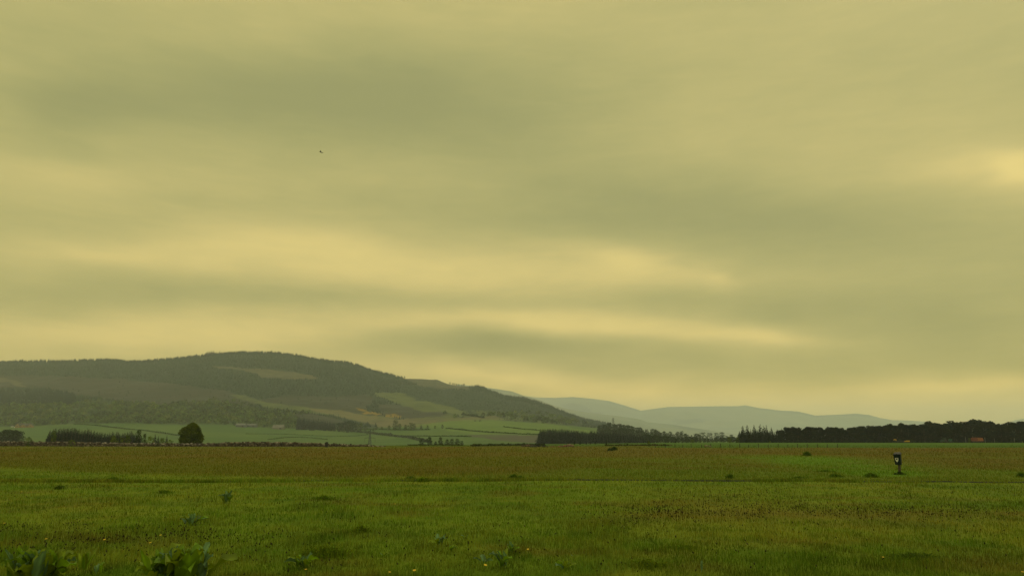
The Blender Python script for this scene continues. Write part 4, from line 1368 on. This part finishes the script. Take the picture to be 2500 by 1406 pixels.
def dock(px, py, wpx, hpx, n_, label, upright=.5, narrow=.32, grey=.45, name='dock_plant'):
    x, y, z = hit(px, py)
    sw, sh_ = wpx / F * y / 2, hpx / F * y
    V_, Fq, C_, k = [], [], [], 0
    NL, NW = 9, 5
    for q in range(n_):
        a = q * 2.399 + rnd.uniform(-.35, .35)
        up_ = rnd.random() < upright
        reach = sw * (rnd.uniform(.2, .5) if up_ else rnd.uniform(.5, .9))
        rise = sh_ * (rnd.uniform(.7, 1.05) if up_ else rnd.uniform(.35, .75))
        L = math.hypot(reach, rise)
        w = L * narrow * rnd.uniform(.75, 1.15)
        base = (.125, .21, .005) if rnd.random() > grey else (.10, .17, .055)
        base = np.array(base) * rnd.uniform(.7, 1.3)
        if rnd.random() < .3:
            base = np.array((.15, .20, .004)) * rnd.uniform(.8, 1.2)
        side = np.array([-math.sin(a), math.cos(a), 0])
        outv = np.array([math.cos(a), math.sin(a), 0])
        ph, tw = rnd.uniform(0, 6), rnd.uniform(-.5, .5)
        sp_ = .42 if n_ > 20 else .2
        x0 = np.array([rnd.uniform(-sp_, sp_) * sw, rnd.uniform(-sp_, sp_) * sw * .8, 0])
        reach *= 1 - .6 * sp_
        for i_ in range(NL):
            t_ = i_ / (NL - 1)
            c_ = x0 + outv * reach * (t_ ** 1.15) + np.array([0, 0, 1]) * rise * (math.sin(t_ * 1.9) / math.sin(1.9) if not up_ else (1.22 * t_ - .22 * t_ ** 3))
            ww = w * (.10 + 1.0 * math.sin(math.pi * min(1, max(0, (t_ - .12) / .88)) ** .8) ** .7) if t_ > .14 else w * .10
            if i_ == NL - 1:
                ww = w * .03
            for j_ in range(NW):
                u_ = j_ / (NW - 1) * 2 - 1
                fold = abs(u_) * ww * .32
                wav = (abs(u_) ** 2) * w * .17 * math.sin(t_ * 17 + ph + (2 if u_ > 0 else 0))
                ed = 1 + .12 * math.sin(t_ * 23 + ph * 2) * (abs(u_) > .9)
                V_.append(c_ + side * u_ * ww * .5 * ed + np.array([0, 0, 1]) * (fold + wav + tw * u_ * ww * .5) - outv * abs(u_) * ww * .05)
                C_.append(base * (1.5 if abs(u_) < .1 else 1) * rnd.uniform(.85, 1.15))
        for i_ in range(NL - 1):
            for j_ in range(NW - 1):
                q0 = k + i_ * NW + j_
                Fq.append((q0, q0 + 1, q0 + NW + 1, q0 + NW))
        k += NL * NW
    return add(name, np_mesh(name, np.array(V_), [np.array(Fq)], np.array(C_), [M_dock], True), None, label, 'plant', None, None, (x, y, z))


dock(84, 1440, 200, 84, 70, 'large leafy dock at the bottom left corner', .55, .31, .3)
dock(430, 1442, 235, 86, 80, 'largest dock with dark curling leaves on the bottom edge left of the middle', .5, .35, .45)
dock(205, 1402, 90, 44, 7, 'few leaved dock between the two large docks on the bottom edge', .6, .26)
dock(240, 1409, 60, 36, 5, 'small pale dock against the largest one at its left', .6, .3, .1)
dock(466, 1286, 100, 28, 14, 'spiky dark dock alone in the turf above the largest dock', .35, .24, .7)
dock(553, 1231, 74, 28, 13, 'dark dock clump farther out in the turf, left of the middle', .4, .3, .7)
dock(738, 1392, 120, 34, 12, 'low light green dock on the bottom edge right of the largest one', .4, .34, .3)
dock(1072, 1338, 66, 26, 9, 'grey leaved dock in the near turf just left of the middle', .5, .34, .8)
dock(1100, 1352, 46, 16, 6, 'small round leaved dock touching the grey leaved one', .4, .4, .6)
dock(1250, 1358, 64, 26, 9, 'middle dock behind the bottom edge group of docks', .5, .34, .5)
dock(1228, 1398, 110, 44, 13, 'bright green dock on the bottom edge at the middle', .5, .28, .3)
dock(1180, 1386, 60, 20, 7, 'low grey dock left of the bright green middle dock', .2, .26, .9)
dock(1376, 1404, 80, 28, 9, 'dark dock on the bottom edge right of the middle group', .4, .34, .6)
dock(1714, 1410, 40, 28, 4, 'two dark upright dock leaves on the bottom edge right of the middle', .9, .22, .8)
dock(935, 1366, 40, 14, 5, 'tiny grey dock in the near turf left of the grey leaved dock', .3, .3, .8)
dock(1136, 1322, 40, 12, 5, 'tiny dark dock above the grey leaved dock', .3, .3, .5)
dock(1400, 1369, 26, 8, 4, 'tiny black looking dock flat in the turf right of the middle', .1, .3, .9)

# dandelions
M_yel = flat_mat('petal_yellow', (.62, .40, .02), namp=.2)
M_stem = flat_mat('stem_green', (.08, .11, .02), namp=.2)
hb = MB()
for k in range(14):
    a0, a1 = k / 14 * 6.283, (k + .8) / 14 * 6.283
    hb.addv([(0, 0, 0), (math.cos(a0) * .022, math.sin(a0) * .022, .008), (math.cos(a1) * .022, math.sin(a1) * .022, .008), (0, 0, .014)], [(0, 1, 2), (3, 2, 1), (0, 3, 1), (0, 2, 3)])
head_me = hb.mesh('flower_head', M_yel)
sb_ = MB()
sb_.tube([(0, 0, -.02), (.004, 0, .06), (0, 0, .105)], [.003, .0025, .0025], 5)
stem_me = sb_.mesh('stem', M_stem)
for px, py in ((115, 1313), (165, 1349), (163, 1367), (150, 1355), (208, 1355), (372, 1320), (258, 1311), (748, 1392), (965, 1228), (1182, 1386), (950, 1399), (1013, 1400), (1290, 1344), (2154, 1362), (2494, 1395), (57, 1196), (12, 1274), (395, 1302)):
    s_, e_ = ray(px, py)
    Y = (.105 - CH) / e_
    o = add('dandelion', None, None, 'tiny yellow dandelion flower in the near turf', 'flower', 'dandelions in the turf', None, (s_ * Y, Y, zt(s_ * Y, Y)))
    o.rotation_euler = (rnd.uniform(.1, .5), 0, rnd.uniform(-.6, .6))
    o.scale = [rnd.uniform(.65, 1.0)] * 3
    add('stem', stem_me, o)
    hd = add('flower_head', head_me, o)
    hd.location = (0, 0, .103)

# ------------------------------------------------------------------ farm things
M_rust = flat_mat('rust_red', (.15, .036, .014), nscale=1.2, namp=.4)
M_orange = flat_mat('orange_panel', (.26, .085, .025), nscale=1.5, namp=.3)
M_tyre = flat_mat('tyre', (.012, .012, .012), rough=.9)
M_tract = flat_mat('tractor_green', (.014, .055, .028), nscale=1.5, namp=.3)
M_glass = flat_mat('cab_glass', (.02, .03, .03), rough=.15, spec=.6)
M_digy = flat_mat('digger_yellow', (.40, .24, .012), nscale=1.5, namp=.25)
M_steel = flat_mat('dark_steel', (.03, .028, .025), rough=.6)


def wheel(parent, c, r_, w_):
    b = MB()
    b.tube([(c[0], c[1] - w_ / 2, c[2]), (c[0], c[1] + w_ / 2, c[2])], [r_, r_], 16)
    o = b.build('wheel', M_tyre, parent)
    b = MB()
    b.tube([(c[0], c[1] - w_ / 2 - .02, c[2]), (c[0], c[1] - w_ / 2 + .1, c[2])], [r_ * .5, r_ * .5], 12)
    b.build('rim', M_steel, o)


Y = 464
c = at(2386, Y)
k = Y / F
tr = add('farm_trailer', None, None, 'rusty red high sided farm trailer parked against the right wood', 'trailer', None, None, c)
b = MB()
b.prism([(-3.3, .95), (3.0, .95), (3.4, 1.5), (2.7, 3.05), (-2.7, 3.2), (-3.3, 2.6)], 2.2, Matrix.Translation((0, 1.1, 0)) @ Matrix.Rotation(math.pi / 2, 4, 'X'))
b.build('trailer_body', M_rust, tr)
b = MB()
b.prism([(-.4, 1.2), (2.7, 1.2), (2.9, 2.6), (2.5, 2.95), (-1.0, 3.0), (-.2, 2.6)], .06, Matrix.Translation((0, -1.1, 0)) @ Matrix.Rotation(math.pi / 2, 4, 'X'))
b.build('side_panel', M_orange, tr)
b = MB()
b.box((0, 0, .8), (6.2, 1.0, .25))
b.box((3.9, 0, .8), (1.6, .2, .2))
b.build('chassis', M_steel, tr)
for sx in (-1.6, .2):
    for sy in (-.95, .95):
        wheel(tr, (sx, sy, .52), .52, .4)

c = at(2304, Y)
tt = add('tractor', None, None, 'dark green tractor standing at the foot of the right wood', 'tractor', None, None, c)
b = MB()
b.box((-1.2, 0, 1.15), (1.9, .9, .8), jit=.01)
b.box((.3, 0, 1.0), (1.6, 1.0, .6))
b.build('bonnet', M_tract, tt)
b = MB()
for sx in (-.35, 1.05):
    for sy in (-.6, .6):
        b.box((sx, sy, 2.0), (.09, .09, 1.4))
b.box((.35, 0, 2.76), (1.7, 1.45, .14))
cab = b.build('cab', M_tract, tt)
b = MB()
b.box((.35, 0, 2.0), (1.3, 1.1, 1.3))
b.build('cab_glass', M_glass, cab)
b = MB()
b.tube([(-1.1, .25, 1.5), (-1.1, .25, 2.5)], [.06, .06], 6)
b.build('exhaust', M_steel, tt)
for sy in (-.85, .85):
    wheel(tt, (.9, sy, .82), .82, .45)
    wheel(tt, (-1.6, sy, .55), .55, .35)
c = at(2320, Y)
b = MB()
sp = add('farm_implement', None, None, 'small green farm implement on wheels just right of the tractor', 'implement', None, None, c)
b.prism([(-.8, .7), (.7, .7), (1.0, 2.3), (-.3, 2.4), (-1.0, 1.6)], 1.4, Matrix.Translation((0, .7, 0)) @ Matrix.Rotation(math.pi / 2, 4, 'X'))
b.build('hopper', M_tract, sp)
for sy in (-.75, .75):
    wheel(sp, (0, sy, .5), .5, .3)

c = at(2205, Y)
dg = add('digger', None, None, 'yellow digger with raised bucket, low in the grass before the right wood', 'digger', None, None, c)
b = MB()
b.box((2.2, 0, .85), (3.0, 1.5, .75), jit=.02)
b.box((2.9, 0, 1.3), (1.5, 1.4, .25), jit=.02)
b.build('body', M_digy, dg)
b = MB()
b.tube([(.9, 0, .95), (-1.5, 0, 1.05), (-4.4, 0, .85), (-5.0, 0, 1.5)], [.17, .16, .13, .12], 6)
b.build('boom', M_steel, dg)
b = MB()
b.prism([(-5.9, 1.55), (-5.2, 1.75), (-4.4, 1.15), (-4.2, 1.6), (-4.6, 2.25), (-5.3, 2.3)], 1.0, Matrix.Translation((0, .5, 0)) @ Matrix.Rotation(math.pi / 2, 4, 'X'))
b.build('bucket', M_digy, dg)
for sy in (-.75, .75):
    b = MB()
    b.prism([(.6, .05), (3.6, .05), (3.95, .35), (3.7, .55), (.6, .55), (.3, .3)], .4, Matrix.Translation((0, sy + .2, 0)) @ Matrix.Rotation(math.pi / 2, 4, 'X'))
    b.build('track', M_tyre, dg)

# ------------------------------------------------------------------ buildings in the valley
M_sand = flat_mat('sandstone', (.24, .155, .06), nscale=.6, namp=.2)
M_slate = flat_mat('slate', (.085, .075, .055), nscale=.8, namp=.25)
M_win = flat_mat('window_glass', (.03, .03, .035), rough=.2, spec=.5)
M_barn = flat_mat('barn_sheet', (.085, .090, .090), nscale=.6, namp=.2)
M_pale = flat_mat('pale_roof', (.17, .165, .13), nscale=.6, namp=.15)
M_greyb = flat_mat('grey_stone', (.15, .135, .095), nscale=.5, namp=.25)
M_wht = flat_mat('white_paint', (.7, .68, .58), namp=.08)


def gable(L, Wd, eave, ridge):
    """body of a gabled house, ridge along x"""
    w = MB()
    w.prism([(-Wd / 2, -3), (Wd / 2, -3), (Wd / 2, eave), (0, ridge), (-Wd / 2, eave)], L, Matrix.Translation((-L / 2, 0, 0)) @ Matrix(((0, 0, 1, 0), (1, 0, 0, 0), (0, 1, 0, 0), (0, 0, 0, 1))))
    return w


def roof_mb(b, L, Wd, eave, ridge, M=Matrix.Identity(4)):
    t_ = .25
    for sgn in (-1, 1):
        a_ = Vector((0, sgn * (Wd / 2 + .4), eave - .35 + .06))
        r_ = Vector((0, 0, ridge + .06))
        vs_ = []
        for dz in (0, t_):
            for x_ in (-L / 2 - .4, L / 2 + .4):
                vs_ += [M @ (a_ + Vector((x_, 0, dz))), M @ (r_ + Vector((x_, 0, dz)))]
        b.addv(vs_, [(0, 1, 3, 2), (4, 6, 7, 5), (0, 2, 6, 4), (1, 5, 7, 3), (0, 4, 5, 1), (2, 3, 7, 6)])


x, y, z = hit(62, 1043)
k = y / F
hs = add('farmhouse', None, None, 'sandstone farmhouse with three gables and grey roofs below the hill wood', 'house', None, None, (x, y, z))
gable(28 * k, 9 * k * .8, 5 * k, 9.5 * k).build('wall', M_sand, hs)
b = MB()
roof_mb(b, 28 * k, 9 * k * .8, 5 * k, 9.5 * k)
rf = b.build('roof', M_slate, hs)
for px_, hk in ((48, 9.5), (62, 7), (79, 7.5)):
    dx = (px_ - 62) * k
    q = MB()
    wd, ev, rd, ln = 10 * k, 4.2 * k, hk * k, 6 * k
    mt = Matrix.Translation((dx, -9 * k * .4 - ln + .5, 0)) @ Matrix(((1, 0, 0, 0), (0, 0, 1, 0), (0, 1, 0, 0), (0, 0, 0, 1)))
    q.prism([(-wd / 2, -3), (wd / 2, -3), (wd / 2, ev), (0, rd), (-wd / 2, ev)], ln, mt)
    q.build('gable_wing', M_sand, hs)
    q = MB()
    roof_mb(q, ln, wd, ev, rd, Matrix.Translation((dx, -9 * k * .4 - ln / 2 + .5, 0)) @ Matrix.Rotation(math.pi / 2, 4, 'Z'))
    q.build('roof', M_slate, hs)
    q = MB()
    q.box((dx, -9 * k * .4 - ln + .45, 2.2 * k), (1.6 * k, .12, 1.7 * k))
    q.build('window', M_win, hs)
b = MB()
b.box((-10 * k, 0, 10 * k), (1.4 * k, 1.0 * k, 2.2 * k))
b.build('chimney', M_sand, rf)
for px_, py_, sz_, lab in ((39, 1041, 4.2, 'taller of two small white sheds left of the farmhouse'), (46, 1042.5, 3.2, 'lower of two small white sheds left of the farmhouse')):
    x, y, z = hit(px_, py_)
    y -= 12
    z = zt(x, y)
    q = add('white_shed', None, None, lab, 'shed', None, None, (x, y, z))
    kk = y / F
    gable(sz_ * kk, 2.6 * kk, 1.8 * kk, sz_ * .8 * kk).build('wall', M_wht, q)
    b = MB()
    roof_mb(b, sz_ * kk, 2.6 * kk, 1.8 * kk, sz_ * .8 * kk)
    b.build('roof', M_slate, q)

for pa, pb, hgt, lab, roofm, nm in ((577, 601, 8.5, 'long low grey barn with pale roof stripe, left of a touching pair', M_pale, 'barn'),
                                    (602, 627, 7.5, 'long low grey barn with pale roof stripe, right of a touching pair', M_pale, 'barn')):
    x, y, z = hit((pa + pb) / 2, 1042.5)
    k = y / F
    L = (pb - pa) * k
    q = add(nm, None, None, lab, 'barn', 'pair of long grey barns', None, (x, y, z))
    gable(L, 9 * k, 4.6 * k, hgt * k).build('wall', M_barn, q)
    b = MB()
    roof_mb(b, L, 9 * k, 4.6 * k, hgt * k)
    b.build('roof', flat_mat('barn_roof', (.12, .12, .105), nscale=.5, namp=.3), q)
    b = MB()
    for sgn in (-1,):
        a_, r_ = Vector((0, -4.5 * k * .75, 4.6 * k + (hgt - 4.6) * k * .25 + .45)), Vector((0, -4.5 * k * .2, 4.6 * k + (hgt - 4.6) * k * .8 + .45))
        b.addv([a_ + Vector((-L * .42, 0, 0)), a_ + Vector((L * .40, 0, 0)), r_ + Vector((L * .40, 0, 0)), r_ + Vector((-L * .42, 0, 0)),
                a_ + Vector((-L * .42, 0, .1)), a_ + Vector((L * .40, 0, .1)), r_ + Vector((L * .40, 0, .1)), r_ + Vector((-L * .42, 0, .1))],
               [(3, 2, 1, 0), (4, 5, 6, 7), (0, 1, 5, 4), (1, 2, 6, 5), (2, 3, 7, 6), (3, 0, 4, 7)])
    b.build('roof_light', roofm, q)
    b = MB()
    b.box((L * .2, -4.5 * k - .06, 1.9 * k), (4 * k, .1, 3.6 * k))
    b.build('door', M_win, q)
x, y, z = hit(680, 1047.5)
k = y / F
q = add('stone_barn', None, None, 'grey stone barn with wide sloping roof left of the thin conifer block', 'barn', None, None, (x, y, z))
gable(26 * k, 12 * k, 4.0 * k, 10 * k).build('wall', M_greyb, q)
b = MB()
roof_mb(b, 26 * k, 12 * k, 4.0 * k, 10 * k)
b.build('roof', M_greyb, q)
b = MB()
b.box((6 * k, -6 * k - .06, 1.6 * k), (5 * k, .1, 3.0 * k))
b.build('door', M_win, q)

# pylon
c = at(903, 700)
py_h = top_h(903, 1048.5, 700)
pl = add('pylon', None, None, 'slim lattice electricity pylon standing in the valley field behind the tumbled wall', 'pylon', None, None, c)
M_pyl = flat_mat('galvanised', (.07, .085, .075), rough=.6, metal=.2)
b = MB()
nlev = 9
wz = lambda t: 1.15 * (1 - t) ** 1.2 + .22
lv = []
for i_ in range(nlev + 1):
    t_ = i_ / nlev
    w_ = wz(t_)
    lv.append([Vector((sx * w_, sy * w_, t_ * py_h)) for sx, sy in ((-1, -1), (1, -1), (1, 1), (-1, 1))])
for i_ in range(nlev):
    for j_ in range(4):
        b.tube([lv[i_][j_], lv[i_ + 1][j_]], [.16, .15], 4)
        b.tube([lv[i_][j_], lv[i_ + 1][(j_ + 1) % 4]], [.09, .09], 4)
        b.tube([lv[i_][(j_ + 1) % 4], lv[i_ + 1][j_]], [.09, .09], 4)
b.build('lattice_tower', M_pyl, pl)
kk = 700 / F
for pya, half in ((1059, 9), (1069, 12.5)):
    za = top_h(903, pya, 700)
    b = MB()
    for sy in (-.35, .35):
        b.tube([(-half * kk, 0, za), (0, sy, za + .1), (half * kk, 0, za)], [.12, .15, .12], 4)
    b.tube([(-half * kk, 0, za), (0, 0, za + .9), (half * kk, 0, za)], [.10, .12, .10], 4)
    b.build('cross_arm', M_pyl, pl)
    for sx in ((-1, 1) if pya > 1060 else ()):
        b = MB()
        L = 9.5 * kk
        pts = [(sx * half * kk, 0, za - L * t_ / 8) for t_ in range(9)]
        b.tube(pts, [.10 if i_ % 2 else .16 for i_ in range(9)], 6)
        b.build('insulator', M_pyl, pl)

# ------------------------------------------------------------------ bird
s_, e_ = ray(783, 372)
Y = 75.0
b = MB()
bp = [(-.24, 0, -.01), (-.15, 0, 0), (-.05, 0, .01), (.07, 0, .012), (.14, 0, .03), (.18, 0, .035), (.23, 0, .025)]
b.tube(bp, [.012, .035, .06, .058, .036, .034, .006], 8)
for sy in (-1, 1):
    root = [(-.09, sy * .03, .03), (.08, sy * .03, .035)]
    mid = [(-.08, sy * .17, .10), (.09, sy * .16, .11)]
    tip = [(-.12, sy * .34, .05), (-.04, sy * .36, .055)]
    vs_ = []
    for dz in (0, .008):
        vs_ += [(x_, y_, z_ + dz) for x_, y_, z_ in root + mid + tip]
    b.addv(vs_, [(0, 1, 3, 2), (2, 3, 5, 4), (6, 8, 9, 7), (8, 10, 11, 9), (0, 2, 8, 6), (2, 4, 10, 8), (1, 7, 9, 3), (3, 9, 11, 5), (4, 5, 11, 10)])
b.addv([(-.22, -.05, -.01), (-.22, .05, -.01), (-.36, .07, -.015), (-.36, -.07, -.015), (-.22, -.05, 0), (-.22, .05, 0), (-.36, .07, -.007), (-.36, -.07, -.007)],
       [(3, 2, 1, 0), (4, 5, 6, 7), (0, 1, 5, 4), (1, 2, 6, 5), (2, 3, 7, 6), (3, 0, 4, 7)])
bo = b.build('bird', flat_mat('black_feathers', (.008, .007, .006)), label='small black bird flying alone in the cloudy sky', cat='bird', loc=(s_ * Y, Y, CH + e_ * Y))
bo.scale = (.8, .8, .8)
bo.rotation_euler = (R(8), R(-14), R(170))

# ------------------------------------------------------------------ haze
b = MB()
b.box((0, 7700, 331), (37000, 16400, 682))
hm = bpy.data.materials.new('haze')
hm.use_nodes = True
t = hm.node_tree
t.nodes.clear()
pv = nd(t, 'ShaderNodeVolumePrincipled')
pv.inputs['Color'].default_value = (.95, 1.0, .99, 1)
pv.inputs['Density'].default_value = HAZE
pv.inputs['Anisotropy'].default_value = 0.0
t.links.new(pv.outputs[0], nd(t, 'ShaderNodeOutputMaterial').inputs['Volume'])
b.build('haze', hm, kind='stuff', label='thin pale haze filling the valley air', cat='haze')
